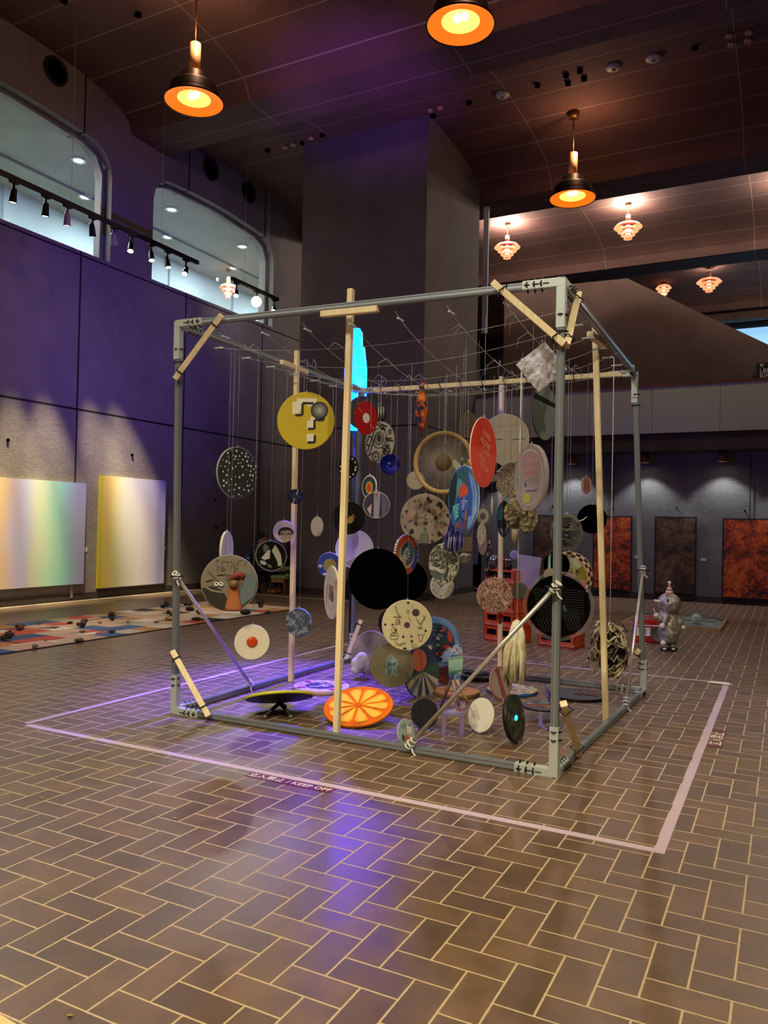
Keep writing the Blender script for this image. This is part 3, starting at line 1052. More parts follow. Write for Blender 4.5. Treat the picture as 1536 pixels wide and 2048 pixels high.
for (x, y, s, k, sh), lb in zip(finds, fl):
    p = onz(x, y, .012)
    o = MB().use(ROCK[k])
    s *= .72
    for q in range(3 if sh == 'f' else 4):
        a = rnd.uniform(0, 2 * PI)
        r = s * rnd.uniform(.3, .5)
        o.ball((math.cos(a) * s * .3, math.sin(a) * s * .3, r * (.45 if sh == 'f' else .5 + .45 * q)), r, 2, (1, .75, .5 if sh == 'f' else .75), rz(a), r * .14)
    lo = min(v.co.z for v in o.bm.verts)
    for v in o.bm.verts:
        v.co.z -= lo
    o = o.build('driftwood_find')
    o.location = (p.x, p.y, .0146)
    tag(o, 'find on the mat, ' + lb, 'stone', 'finds scattered on the patchwork mat')


# ================================================================ FAR SIDE OF THE FRAME
def remesh(o, vox, smooth=True, disp=0.0):
    r = o.modifiers.new('remesh', 'REMESH')
    r.mode = 'VOXEL'
    r.voxel_size = vox
    r.use_smooth_shade = smooth
    s = o.modifiers.new('smooth', 'SMOOTH')
    s.iterations = 4
    if disp:
        tx = bpy.data.textures.new('crumple', 'CLOUDS')
        tx.noise_scale = .05
        d = o.modifiers.new('crumple', 'DISPLACE')
        d.texture = tx
        d.strength = disp
    return o


CR = mat('#cc4a1c', .45)
CR2 = mat('#a83418', .5)
CRW = mat('#d8a090', .5)
BOT = mat('#100a08', .2)


def crate(loc, ang, label, wd=.5, dp=.36, h=.187, group='crates in the tall red stack', body=CR, bottles=True):
    t = thing('bottle_crate', label, 'crate', loc, rz(ang), group)
    b = mb(body)
    tk = .018
    b.bx((0, 0, 0), (wd, dp, .02)).bx((0, dp - tk, 0), (wd, dp, h)).bx((0, 0, 0), (tk, dp, h)).bx((wd - tk, 0, 0), (wd, dp, h))
    zb, zt = h * .45, h * .86
    b.bx((0, 0, 0), (wd, tk, zb)).bx((0, -.004, zt), (wd, tk, h)).bx((0, 0, zb), (.05, tk, zt)).bx((wd - .05, 0, zb), (wd, tk, zt)).bx((wd / 2 - .03, 0, zb), (wd / 2 + .03, tk, zt))
    b.bx((-.006, -.006, h - .02), (wd + .006, dp + .006, h))
    b.build('crate_body', t)
    lt = mb(CRW)
    for x in (wd * .27, wd * .74):
        lt.text('Coca-Cola', .06, M.Translation((x, -.002, h * .23)) @ RX, .001, .35)
    lt.build('logo_lettering', t)
    if bottles:
        for k in range(6):
            x = wd * (.16 + .136 * k)
            mb(BOT).lathe([(0, .02), (.03, .02), (.031, .11), (.014, .14), (.013, h - .015), (0, h - .015)], 12, (x, .07, 0)).build('bottle', t)
    return t


ca = math.atan2(5.0 - 5.19, 1.11 - .64)
for k in range(5):
    crate((.62, 5.2, .188 * k), ca + (0, .01, -.015, .01, -.01)[k], 'red bottle crate, ' + ['bottom of the tall stack', 'second from the bottom of the tall stack', 'middle one of the tall stack', 'fourth up in the tall stack', 'top of the tall stack'][k], body=CR if k != 4 else mat('#b84628', .5))
crate((1.29, 5.5, 0), ca + .25, 'darker red crate on the floor just right of the tall stack', .34, .3, .187, 'crates on the floor', CR2)
t = crate((1.36, 5.16, 0), -.2, 'single low red crate on the floor under the black moire disc', .5, .3, .17, 'crates on the floor', mat('#bc4420', .5), False)
o = mb(MATTE_BLACK).ball((0, 0, .14), .12, 3, (1.6, .95, 1), rz(-.2)).build('black_cushion')
o.location = (1.635, 5.255, .02)
tag(o, 'black rounded cushion sitting in the low red crate', 'cushion')
top = .188 * 5
fx, fy = math.cos(ca), math.sin(ca)
def on_stack(u, v, z=0):
    return V((.62 + fx * u - fy * v, 5.2 + fy * u + fx * v, top + z))
for k in range(7):
    o = mb(BOT if k % 2 else mat('#4a1512', .25)).lathe([(0, 0), (.03, 0), (.031, .05), (.014, .085), (.013, .12), (.016, .122), (0, .122)], 14).use(mat(('#d8a090', '#b0302a', '#d8c8b8')[k % 3], .4)).lathe([(0, .122), (.016, .122), (.016, .132), (0, .132)], 12).build('glass_bottle')
    o.location = on_stack(.22 + .05 * (k % 4), .06 + .06 * (k // 4))
    tag(o, 'small dark capped bottle in the cluster on top of the crate stack', 'bottle', 'small dark capped bottle in the cluster on top of the crate stack')
t = thing('mirror_ball', 'faceted silver ball on the left corner of the crate stack', 'ball', on_stack(.05, .1, .1))
mb(mat('#8fa0a8', .15, .9)).ball((0, 0, 0), .085, 2).build('faceted_shell', t)
mb(BLACK).lathe([(0, -.1), (.04, -.1), (.04, -.07), (0, -.07)], 16).build('foot', t)
t = thing('twisted_figurine', 'dark twisted tree figurine before the crate stack, gold tips', 'figurine', on_stack(.12, -.07, -.16))
q = []
for k in range(26):
    a = k * .7
    q.append((.018 * math.cos(a), .018 * math.sin(a), k * .02))
mb(mat('#1a1510', .4)).tube(q, [.022 + .008 * math.sin(k * 1.3) for k in range(26)], 8).build('trunk', t)
gt = mb(mat('#b09a60', .35, .4))
for k in range(12):
    gt.ball((rnd.uniform(-.035, .035), rnd.uniform(-.035, .035), .3 + k * .02), .012, 1)
gt.build('gilded_tips', t)
mb(WHITE).bx((-.05, -.015, -.005), (.05, .03, .005)).build('bracket', t)
o = mb(mat('#a82018', .4)).ball((0, 0, .05), .055, 2, (1.1, 1, .9)).ball((.07, 0, .04), .04, 2).build('red_ornament')
o.location = on_stack(.15, .2)
tag(o, 'shiny red ornament on the crate stack beside the figurine', 'ornament')
o = mb(clear('soap_glass', '#c8c0e0', .03, .2)).ball((0, 0, .06), .06, 3).build('clear_ball')
o.location = on_stack(.33, .2, .13)
tag(o, 'clear lilac ball above the bottles on the crate stack', 'ball')
o = mb(clear('pale_perspex', '#d8cfc8', .1, .3)).box((0, 0, .2), (.3, .012, .42), M.Rotation(.12, 3, 'Y'), .002).build('acrylic_sheet')
o.location = on_stack(.6, .15, -.22)
tag(o, 'clear tilted plastic sheet leaning right of the crate stack', 'sheet')

# foil figure
t = thing('foil_figure', 'silver foil party figure in striped cone hat standing on bricks', 'figure', onz(1337, 1301), rz(YAW))
FOIL = blotch('crumpled_foil', ((.35, '#7d766a'), (.65, '#c2bbab')), 18, .42, bump=.8, metal=.45)
b = mb(FOIL).ball((0, 0, .58), .145, 3, (1, 1, .95)).ball((0, 0, .46), .06, 2)
b.lathe([(0, .5), (.06, .49), (.085, .43), (.12, .32), (.135, .22), (.1, .11), (0, .1)], 24)
b.tube([(-.09, -.02, .46), (-.14, -.05, .37), (-.17, -.06, .42)], [.04, .035, .03], 8).tube([(-.06, -.08, .45), (-.1, -.12, .36), (-.12, -.13, .32)], [.045, .035, .03], 8).tube([(.09, 0, .45), (.14, -.03, .36), (.15, -.04, .3)], [.045, .035, .03], 8)
b.tube([(-.05, 0, .16), (-.06, -.02, .03)], .05, 10).tube([(.05, 0, .16), (.05, 0, .03)], .05, 10)
remesh(b.build('body', t), .012, True, .012)
hat = MB()
for k in range(6):
    r0, r1 = .055 * (1 - k / 7), .055 * (1 - (k + 1) / 7)
    hat.use(mat('#b05a48' if k % 2 == 0 else '#d8c4a8', .5)).lathe([(r0, .7 + k * .021), (r1, .7 + (k + 1) * .021)], 20)
hat.use(WHITE).ball((0, 0, .84), .022, 2)
hat.build('party_hat', t)
mb(WHITE).tube([(-.12, -.03, .6), (-.17, -.04, .615), (-.2, -.045, .625)], [.025, .016, .01], 8).build('beak', t)
for p_, r_ in (((-.18, -.06, .44), .033), ((-.13, -.135, .32), .035), ((.16, -.05, .295), .03), ((-.09, -.06, .1), .033)):
    mb(mat('#e6ded0', .5)).ball(p_, r_, 2).build('glove', t)
mb(WHITE).tube([(-.19, -.07, .45), (-.22, -.08, .52)], .006, 6).build('baton', t)
for x in (-.05, .06):
    mb(BLACK).ball((x - .02, -.05, .025), .055, 2, (1.1, .8, .45)).use(WHITE).ball((x - .03, -.085, .03), .025, 2, (1, .6, .5)).build('shoe', t)
mb(mat('#3a3530', .5)).ball((-.065, -.125, .63), .02, 2, (.6, .5, 1.4)).build('eye', t)

# red boombox
t = thing('boombox', 'red and white boombox radio behind the rear steel post', 'radio', onz(1298, 1284), rz(YAW - .15))
mb(mat('#b02a22', .45)).bx((-.2, -.08, 0), (.19, .08, .3), .012).build('cabinet', t)
mb(WHITE).bx((-.18, -.084, .09), (.0, -.081, .2)).use(mat('#8f8a84', .5)).bx((-.14, -.087, .11), (-.05, -.084, .18)).build('cassette_panel', t)
mb(mat('#6a6460', .6)).lathe([(0, 0), (.09, 0), (.095, .01), (.1, 0)], 24, (.1, -.083, .12), M.Rotation(PI / 2, 3, 'X')).build('speaker_grille', t)
mb(WHITE).bx((-.19, -.085, .22), (.18, -.082, .235)).build('trim_strip', t)
mb(mat('#b8281f', .4)).tube([(-.16, 0, .3), (-.16, 0, .34), (.14, 0, .34), (.14, 0, .3)], .014, 8).build('handle', t)
o = mb(WHITE).ball((0, 0, .012), .02, 2, (1.2, 1, .6)).build('white_pebble')
o.location = onz(1290, 1289)
tag(o, 'white pebble on the floor at the foot of the rear post', 'pebble')

# painted board on the floor with a glass ball
t = thing('painted_floor_board', 'blue grey painted board with wooden edge lying by the back wall', 'board', (2.6, 8.82, 0))
mb(mat('#a8824a', .6)).bx((-.72, -.78, 0), (.7, .78, .045)).build('wooden_edge', t)
mb(blotch('sea_paint', ((.3, '#2b3038'), (.45, '#4a5660'), (.6, '#8f9a98'), (.7, '#5a6a80')), 2.2, .5)).bx((-.68, -.74, .045), (.66, .74, .048)).build('painted_top', t)
p = onz(1393, 1247, .048)
t = thing('glass_ball', 'green glass ball resting on the painted floor board', 'ball', p + V((0, 0, .078)))
mb(clear('green_glass', '#d8f0dc', .03, .45)).ball((0, 0, 0), .078, 4).build('shell', t)
sw = mb(mat('#5a8a5a', .4)).tube([(.03 * math.cos(a), .03 * math.sin(a), -.04 + .011 * a) for a in [k * .5 for k in range(15)]], .012, 6).use(mat('#b8683a', .4)).tube([(-.025 * math.cos(a), -.025 * math.sin(a), -.03 + .008 * a) for a in [k * .5 for k in range(13)]], .01, 6)
sw.build('coloured_swirl', t)

# bench and seated attendant by the left wall
BW_ = mat('#5a3420', .5)
GREEN = mat('#7d9a5c', .8)
t = thing('green_chair', 'low wooden chair with green cushions by the pillar, left of the left timber', 'chair', (-5.22, 9.05, 0))
mb(GREEN).bx((-.2, -.22, .32), (.2, .16, .39), .02).build('seat', t)
mb(GREEN).box((0, .2, .52), (.4, .07, .08), M.Rotation(-.15, 3, 'X'), .02).build('backrest', t)
mb(mat('#9a6438', .5)).bx((-.2, -.22, .25), (.2, -.19, .32)).bx((-.2, .13, .25), (.2, .16, .32)).build('seat_frame', t)
for x in (-.18, .18):
    for y in (-.2, .17):
        mb(BW_).beam((x, y, 0), (x, y, .32 if y < 0 else .52), .04, .04).build('leg', t)
o = mb(mat('#cfd8c8', .7)).ball((0, 0, .02), .03, 2, (1.2, 1, .5), None, .005).build('crumpled_tissue')
o.location = (-5.08, 8.98, .39)
tag(o, 'crumpled white tissue on the green chair seat', 'tissue')
t = thing('black_stool', 'black stool under the seated person by the left wall', 'stool', (-5.83, 9.0, 0))
mb(BLACK).lathe([(0, .4), (.2, .4), (.21, .37), (.2, .35), (0, .35)], 28).build('seat', t)
for a in range(4):
    mb(BLACK).tube([(.15 * math.cos(a * PI / 2 + .8), .15 * math.sin(a * PI / 2 + .8), .36), (.2 * math.cos(a * PI / 2 + .8), .2 * math.sin(a * PI / 2 + .8), 0)], .015, 8).build('leg', t)
t = thing('person', 'person in black sitting on a stool facing right, hand on the green chair', 'person', (-5.83, 9.0, 0))
SKIN = mat('#b58466', .6)
DK = mat('#0b0a0c', .85)
b = mb(SKIN).ball((.06, 0, 1.13), .095, 3, (1, .85, 1.2)).tube([(0, 0, .92), (.03, 0, 1.05)], [.06, .05], 10)
b.ball((.155, 0, 1.12), .018, 2).ball((.06, .085, 1.12), .025, 2, (1, .4, 1.2)).ball((.06, -.085, 1.12), .025, 2, (1, .4, 1.2))
b.tube([(0, 0, .5), (0, 0, .92)], [.1, .09], 12)
for s in (-1, 1):
    b.tube([(0, .15 * s, .86), (.14, .2 * s, .62), (.4, .12 * s, .52), (.5, .1 * s, .49)], [.045, .04, .03, .025], 10)
    b.ball((.53, .1 * s, .485), .035, 2, (1.3, 1, .5))
    for f_ in range(4):
        b.tube([(.55, (.1 + (f_ - 1.5) * .018) * s, .487), (.59 + .01 * (f_ in (1, 2)), (.1 + (f_ - 1.5) * .02) * s, .482), (.62 + .01 * (f_ in (1, 2)), (.1 + (f_ - 1.5) * .02) * s, .468)], [.009, .008, .007], 6)
    b.tube([(.52, (.1 - .03) * s, .49), (.56, (.1 - .055) * s, .485)], [.01, .008], 6)
    b.tube([(0, .1 * s, .48), (.36, .12 * s, .5), (.34, .12 * s, .1)], [.07, .06, .04], 10)
remesh(b.build('body', t), .011)
b = mb(DK).tube([(0, 0, .42), (-.02, 0, .6), (0, 0, .8), (.01, 0, .95)], [.17, .16, .17, .075], 16)
for s in (-1, 1):
    b.tube([(0, .12 * s, .86), (.13, .2 * s, .63), (.38, .13 * s, .53)], [.08, .07, .05], 10).tube([(0, .1 * s, .46), (.38, .12 * s, .5), (.36, .12 * s, .12)], [.1, .09, .06], 10)
remesh(b.build('black_clothes', t), .014)
for s in (-1, 1):
    mb(mat('#c8c4c0', .7)).tube([(.37, .13 * s, .535), (.44, .115 * s, .51)], [.056, .05], 12).build('white_cuff', t)
    mb(mat('#a8501e', .6)).ball((.42, .12 * s, .05), .07, 3, (1.5, .7, .7)).build('orange_shoe', t)
    mb(mat('#b83a24', .6)).tube([(.43, .113 * s, .513), (.5, .1 * s, .497)], [.042, .036], 10).build('red_wristband', t)
mb(mat('#0d0a09', .7)).ball((.035, 0, 1.165), .108, 3, (1, .92, 1.05)).build('hair', t)
mb(mat('#2c3f7a', .7)).tube([(-.13, -.1, .84), (-.17, -.17, .78), (-.12, -.2, .7)], [.05, .06, .05], 10).use(mat('#c8ccd8', .7)).tube([(-.16, -.2, .76), (-.1, -.22, .71)], .03, 8).build('blue_scarf', t)


# ================================================================ THE STEEL FRAME
pa, pb_, pc, pd = onz(350, 1426), onz(1108, 1553), onz(1287, 1386), onz(704, 1321)


def top_over(px, py, base):
    d = ray(px, py)
    dh = V((d.x, d.y, 0))
    t = (V((base.x, base.y, 0)) - V((CP.x, CP.y, 0))).dot(dh) / dh.dot(dh)
    return CP + d * t


ta, tb, tc, td = (top_over(358, 643, pa), top_over(1124, 558, pb_), top_over(1270, 742, pc), top_over(723, 778, pd))
fr = thing('steel_display_frame', 'tall cube frame of steel tubes braced with pale timber, hung with discs', 'frame', (1.47, 1.4, 0))
fr_inv = fr.matrix_world.inverted()


def part(b, name, parent=None):
    for v in b.bm.verts:
        v.co = fr_inv @ v.co
    o = b.build(name)
    o.parent = parent or fr
    return o


TW = .044


def steel_tube(a, c, name, up):
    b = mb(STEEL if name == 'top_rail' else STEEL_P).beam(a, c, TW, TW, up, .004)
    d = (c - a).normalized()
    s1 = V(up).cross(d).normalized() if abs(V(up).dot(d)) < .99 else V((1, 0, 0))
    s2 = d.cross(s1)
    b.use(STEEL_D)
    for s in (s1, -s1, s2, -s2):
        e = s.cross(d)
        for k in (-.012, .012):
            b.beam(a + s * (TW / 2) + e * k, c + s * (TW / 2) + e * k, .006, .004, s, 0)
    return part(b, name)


def tie(p, axis, r=.05, parent=None, n=1, gap=.03):
    """black cable tie loop around a tube at p"""
    axis = V(axis).normalized()
    x = axis.orthogonal().normalized()
    y = axis.cross(x)
    for k in range(n):
        c = p + axis * gap * k
        b = mb(TIE).tube([c + (x * a + y * e) * r for a, e in ((1, 1), (-1, 1), (-1, -1), (1, -1))], .005, 5, True)
        b.tube([c + x * r + y * r, c + x * r * 1.5 + y * r * 1.2], .003, 4)
        part(b, 'cable_tie', parent)


def upv(p, h):
    return V((p.x, p.y, h))


up_ = V((0, 0, 1))
posts = {}
for k, (bp, tp) in dict(a=(pa, ta), b=(pb_, tb), c=(pc, tc), d=(pd, td)).items():
    posts[k] = steel_tube(bp + V((0, 0, .0)), tp + V((0, 0, .01)), 'steel_post', (0, 1, 0))
    ax = (tp - bp).normalized()
    tie(bp + ax * .22, ax, .029, posts[k], 2, .05)
    tie(tp - ax * .32, ax, .029, posts[k], 2, .1)
lift = V((0, 0, TW / 2 + .002))
B = {'ab': (pa, pb_), 'bc': (pb_, pc), 'cd': (pc, pd), 'da': (pd, pa)}
T = {'ab': (ta, tb), 'bc': (tb, tc), 'cd': (tc, td), 'da': (td, ta)}
rails = {}
for k, (a, c) in B.items():
    d = (c - a).normalized() * .034
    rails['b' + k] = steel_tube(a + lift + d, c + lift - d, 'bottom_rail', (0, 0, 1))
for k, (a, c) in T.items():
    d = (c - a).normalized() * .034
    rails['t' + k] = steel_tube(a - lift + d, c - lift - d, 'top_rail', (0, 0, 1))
# perforated corner brackets with ties
for q, nb in ((pa, (pb_, pd)), (pb_, (pa, pc)), (pc, (pb_, pd)), (pd, (pc, pa)), (ta, (tb, td)), (tb, (ta, tc)), (tc, (tb, td)), (td, (tc, ta))):
    low = q.z < 1
    s = 1 if low else -1
    b = mb(ZINC)
    ctr = q + V((0, 0, s * (TW / 2)))
    for e in nb:
        d = (e - q).normalized()
        b.beam(ctr, ctr + d * .24, TW + .012, TW + .012, (0, 0, 1), .003)
    b.beam(q, q + V((0, 0, s * .3)), TW + .01, TW + .01, (0, 1, 0), .003)
    b.use(mat('#2c2f2e', .6))
    for e in nb:
        d = (e - q).normalized()
        sd = d.cross(up_)
        for u in (.09, .15, .21):
            for sg_ in (-1, 1):
                b.beam(ctr + d * (u - .018) + sd * sg_ * (TW / 2 + .007), ctr + d * (u + .018) + sd * sg_ * (TW / 2 + .007), .012, .003, (0, 0, 1), 0)
    br_ = part(b, 'corner_bracket')
    for e in nb:
        d = (e - q).normalized()
        tie(ctr + d * .12, d, .031, br_, 3, .045)

LUM = .04


def lumber(a, c, name, wd=LUM, h=LUM, up=(0, 1, 0)):
    o = part(mb(WOOD).beam(a, c, wd, h, up, .003), name)
    return o


def near(px, py, line_a, line_b, off):
    """point on the pixel ray at the depth of the closest point of a frame edge, pushed out by off"""
    d = ray(px, py)
    e = line_b - line_a
    n = d.cross(e)
    t = ((line_a - CP).cross(e)).dot(n) / n.dot(n)
    return CP + d * (t - off)


# upright timbers in the middle of each side
tl = [((702, 578), (673, 1471), pa, pb_, ta, tb), ((594, 702), (582, 1363), pd, pa, td, ta), ((1190, 645), (1212, 1446), pb_, pc, tb, tc), ((1003, 753), (1000, 1336), pc, pd, tc, td)]
tim = []
for (x0, y0), (x1, y1), b0, b1, t0, t1 in tl:
    lo = onz(x1, y1)
    hi = top_over(x0, y0, lo)
    tim.append((lo, hi, lumber(lo, hi, 'timber_post', .042, .042, (b1 - b0).normalized())))
cx = lumber(near(643, 629, ta, tb, .03), near(756, 618, ta, tb, .03), 'timber_crosspiece', .042, .042, (0, 0, 1))
lumber(near(563, 724, td, ta, .1), near(614, 745, td, ta, .1), 'timber_crosspiece', .042, .042, (0, 0, 1))
lumber(near(1180, 668, tb, tc, .05), near(1211, 693, tb, tc, .05), 'timber_crosspiece', .05, .042, (0, 0, 1))
o = lumber(near(748, 781, td, tc, .04), near(1244, 748, td, tc, .04), 'timber_crosspiece', .045, .045, (0, 0, 1))
a, c = near(748, 781, td, tc, .04), near(1244, 748, td, tc, .04)
for k in range(11):
    tie(a.lerp(c, .04 + .088 * k) + V((0, 0, .035)), (c - a), .055, o)
# diagonal timbers
for (p0_, p1_, la, lb_, off) in [((443, 630), (350, 757), ta, ta.lerp(tb, .2), .07), ((986, 565), (1130, 689), tb, tb.lerp(ta, .3), .07), ((1157, 587), (1133, 692), tb, tb.lerp(tc, .2), .02),
                                 ((345, 1302), (417, 1440), pa, pb_, .07), ((1127, 1407), (1158, 1524), pb_, pc, .03), ((722, 1240), (692, 1318), pd, pa, .05), ((1279, 1300), (1222, 1358), pc, pd, .03)]:
    post_end = p1_ if la.z > 1 else p0_
    rail_end = p0_ if la.z > 1 else p1_
    pc_ = {id(ta): (pa, ta), id(tb): (pb_, tb), id(pa): (pa, ta), id(pb_): (pb_, tb), id(pd): (pd, td), id(pc): (pc, tc)}[id(la)]
    e1 = near(*post_end, pc_[0], pc_[1], off)
    e2 = near(*rail_end, la, lb_, off)
    if la.z < 1:
        e2.z = max(e2.z, .035)
    o = lumber(e1, e2, 'timber_brace', .042, .042, (e1 - CP).normalized())
    for f_ in (.12, .86):
        tie(e1.lerp(e2, f_), (e2 - e1), .03, o)
# slanting steel pipes
for (s0, s1, q0_, q1_, l0, l1, nm) in [((353, 1152), (500, 1372), pa, ta, pa, pd, CHROME), ((1111, 1174), (821, 1498), pb_, tb, pa, pb_, CHROME), ((1286, 1140), (1252, 1418), pc, tc, pb_, pc, CHROME)]:
    e1 = near(s0[0], s0[1], q0_, q1_, .06)
    e2 = near(s1[0], s1[1], l0, l1, .05)
    e2.z = max(e2.z, .07)
    o = part(mb(nm).tube([e1, e2], .0135, 12), 'steel_pipe_brace')
    for k, e in enumerate((e1, e2)):
        b = mb(ROPE)
        for j in range(3):
            a_ = (e2 - e1).normalized()
            x_ = a_.orthogonal().normalized()
            y_ = a_.cross(x_)
            cc = e + a_ * (.03 * j - .03) * (1 if k == 0 else -1)
            b.tube([cc + (x_ * math.cos(t_) + y_ * math.sin(t_)) * (.02 + .005 * (j % 2)) for t_ in [2 * PI * i / 10 for i in range(10)]], .006, 6, True)
        b.tube([e + V((.0, 0, 0)), e + V((.02, -.01, -.05)), e + V((.045, -.02, -.07))], .006, 6)
        part(b, 'rope_lashing', o)
    tie(e1, up_, .045, o)

# sagging wire net
def net_z(x, y):
    u, v = min(max(x / 2.95, 0), 1), min(max(y / 2.85, 0), 1)
    return 2.9 - .26 * (math.sin(PI * u) * math.sin(PI * v)) ** .8


NW = 8
b = mb(WIRE)
for k in range(1, NW):
    u = k / NW
    b.tube([(2.95 * u, 2.85 * t / 24, net_z(2.95 * u, 2.85 * t / 24)) for t in range(25)], .0015, 4)
    b.tube([(2.95 * t / 24, 2.85 * u, net_z(2.95 * t / 24, 2.85 * u)) for t in range(25)], .0015, 4)
net = part(b, 'wire_net')
for k in range(1, NW):
    u = k / NW
    for pnt, d in (((2.95 * u, .08, net_z(2.95 * u, .08)), (0, 1, 0)), ((2.95 * u, 2.75, net_z(2.95 * u, 2.75)), (0, 1, 0)), ((.08, 2.85 * u, net_z(.08, 2.85 * u)), (1, 0, 0)), ((2.87, 2.85 * u, net_z(2.87, 2.85 * u)), (1, 0, 0))):
        part(mb(ZINC).tube([V(pnt) - V(d) * .045, V(pnt) + V(d) * .045], .007, 6), 'turnbuckle', net)
b = mb(STRING)
rs = random.Random(11)
for k in range(34):
    x, y = 2.95 * rs.randint(1, 7) / 8, 2.85 * rs.randint(1, 7) / 8
    z = net_z(x, y)
    a_ = rs.uniform(0, 6)
    b.tube([(x, y, z), (x + .05 * math.cos(a_), y + .05 * math.sin(a_), z + .05), (x + .12 * math.cos(a_), y + .12 * math.sin(a_), z + .01), (x + .13 * math.cos(a_), y + .13 * math.sin(a_), z - .06)], .0025, 4)
part(b, 'loose_string_ends', net)

# glowing blue lantern behind the rear left corner
NEON = mat('#1030ff', .4, emit=(.02, 1.0, 12.0), es=1.0)
q0, q1 = ony(718, 657, 3.12), ony(709, 862, 3.12)
t = thing('blue_glow_lantern', 'long glowing blue lantern standing behind the rear left corner post', 'lamp', (q1.x, q1.y, 0))
hh = q0.z
lb_ = q1.z
nx_ = mb(NEON)
prof_ = [(0, lb_), (.07, lb_ + .01), (.1, lb_ + .15), (.13, lb_ + .35), (.13, lb_ + .7), (.1, hh - .22), (.075, hh - .2), (.07, hh - .05), (.04, hh), (0, hh + .005)]
nx_.lathe(prof_, 28)
nx_.build('glowing_tube', t)
mb(BLACK).tube([(0, 0, .02), (0, 0, lb_)], .018, 10).build('pole', t)
mb(BLACK).lathe([(0, 0), (.16, 0), (.16, .02), (0, .03)], 24).build('base', t)
light('blue_light', 'POINT', (q1.x + .1, q1.y - .05, (hh + lb_) / 2 - .1), BLUE_W, BLUE_COL, .12)
light('blue_light', 'SPOT', (q1.x + .15, q1.y - .2, 2.75), BLUE_W * 9, BLUE_COL, .07, (.15, 1.4, 0), 58, .8)
light('blue_light', 'SPOT', (q1.x - .2, q1.y, 2.9), BLUE_W * 3.4, (.15, .06, 1), .1, (XL, 6.6, 4.9), 58, 1)
light('blue_light', 'SPOT', (q1.x, q1.y + .2, hh + .1), BLUE_W * 3.6, (.3, .08, 1), .1, (-2.6, 7.3, 9), 34, .9)
light('blue_light', 'SPOT', (q1.x + .2, q1.y - .25, 2.7), BLUE_W * 1.0, BLUE_COL, .12, (1.0, -1.0, 0), 50, .9)


# ================================================================ THE DISCS
class Face(MB):
    """round panel in its own frame: x right, y up, z towards the viewer; drawing coords are in radii"""

    def __init__(s, R, t, front, rim, back=None, dome=0.0):
        super().__init__()
        s.R, s.t, s.z = R, t, t / 2
        n = 56
        s.use(rim).lathe([(R * .985, -t / 2), (R, -t / 2 + .002), (R, t / 2 - .002), (R * .985, t / 2)], n)
        s.use(back or rim).lathe([(0, -t / 2), (R * .985, -t / 2)], n)
        s.use(front).lathe([(R * .985, t / 2), (0, t / 2 + dome)], n)
        s.z += dome

    def m(s, c, rough=.6, **k):
        s.z += .00025
        s.use(c if not isinstance(c, str) else mat(c, rough, **k))
        return s

    def clip(s, x, y, lim=.975):
        r = math.hypot(x, y)
        return (x, y) if r < lim else (x * lim / r, y * lim / r)

    def poly(s, c, pts, **k):
        s.m(c, **k)
        q = []
        for x, y in pts:
            x, y = s.clip(x, y)
            q.append((x * s.R, y * s.R, s.z))
        s.face(q)
        return s

    def circle(s, c, x, y, r, r2=None, rot=0, n=28, **k):
        r2 = r2 or r
        cr, sr = math.cos(rot), math.sin(rot)
        pts = []
        for i in range(n):
            a = 2 * PI * i / n
            u, v = r * math.cos(a), r2 * math.sin(a)
            pts.append((x + u * cr - v * sr, y + u * sr + v * cr))
        return s.poly(c, pts, **k)

    def ring(s, c, x, y, r0, r1, a0=0, a1=2 * PI, n=40, **k):
        s.m(c, **k)
        n = max(4, int(n * (a1 - a0) / (2 * PI)))
        for i in range(n):
            q = []
            for r, a in ((r0, i), (r1, i), (r1, i + 1), (r0, i + 1)):
                a = a0 + (a1 - a0) * a / n
                u, v = s.clip(x + r * math.cos(a), y + r * math.sin(a), .99)
                q.append((u * s.R, v * s.R, s.z))
            s.face(q)
        return s

    def line(s, c, pts, w_=.03, **k):
        s.m(c, **k)
        for (x0, y0), (x1, y1) in zip(pts, pts[1:]):
            d = V((x1 - x0, y1 - y0))
            if d.length < 1e-5:
                continue
            nn = V((-d.y, d.x)).normalized() * w_ / 2
            q = []
            for u, v in ((x0 + nn.x, y0 + nn.y), (x1 + nn.x, y1 + nn.y), (x1 - nn.x, y1 - nn.y), (x0 - nn.x, y0 - nn.y)):
                u, v = s.clip(u, v)
                q.append((u * s.R, v * s.R, s.z))
            s.face(q)
        return s

    def word(s, c, tx, size, x=0, y=0, rot=0, **k):
        s.m(c)
        s.text(tx, size * s.R, M.Translation((x * s.R, y * s.R, s.z)) @ M.Rotation(rot, 4, 'Z'), .0002, **k)
        return s


def facing(P, az=0, el=0, roll=0):
    c = CP - V(P)
    c.z = 0
    c.normalize()
    r = V((-c.y, c.x, 0))
    n = c * math.cos(az) + r * math.sin(az)
    n = n * math.cos(el) + V((0, 0, math.sin(el)))
    x = V((0, 0, 1)).cross(n).normalized()
    y = n.cross(x)
    R = M((x, y, n)).transposed()
    return R @ M.Rotation(roll, 3, 'Z')


def hang(t, P, R, r, loc_r=None):
    """string and eyelet from the top of a disc to the wire net, as parts"""
    up_l = R.transposed() @ V((0, 0, 1))
    a = (R @ V((up_l.x, up_l.y, 0)).normalized()) * r if loc_r is None else V(loc_r)
    a0 = V(P) + a
    z1 = net_z(a0.x, a0.y)
    Ri = R.transposed()
    loc = lambda p: Ri @ (V(p) - V(P))
    if z1 - a0.z > .02:
        mb(STRING).tube([loc(a0 - V((0, 0, .004))), loc((a0.x, a0.y, z1))], .0012, 5).build('string', t)
        mb(ZINC).tube([loc(a0 + V((.006 * math.cos(k), 0, .006 + .006 * math.sin(k)))) for k in [i * PI / 4 for i in range(8)]], .0018, 4, True).build('eyelet', t)


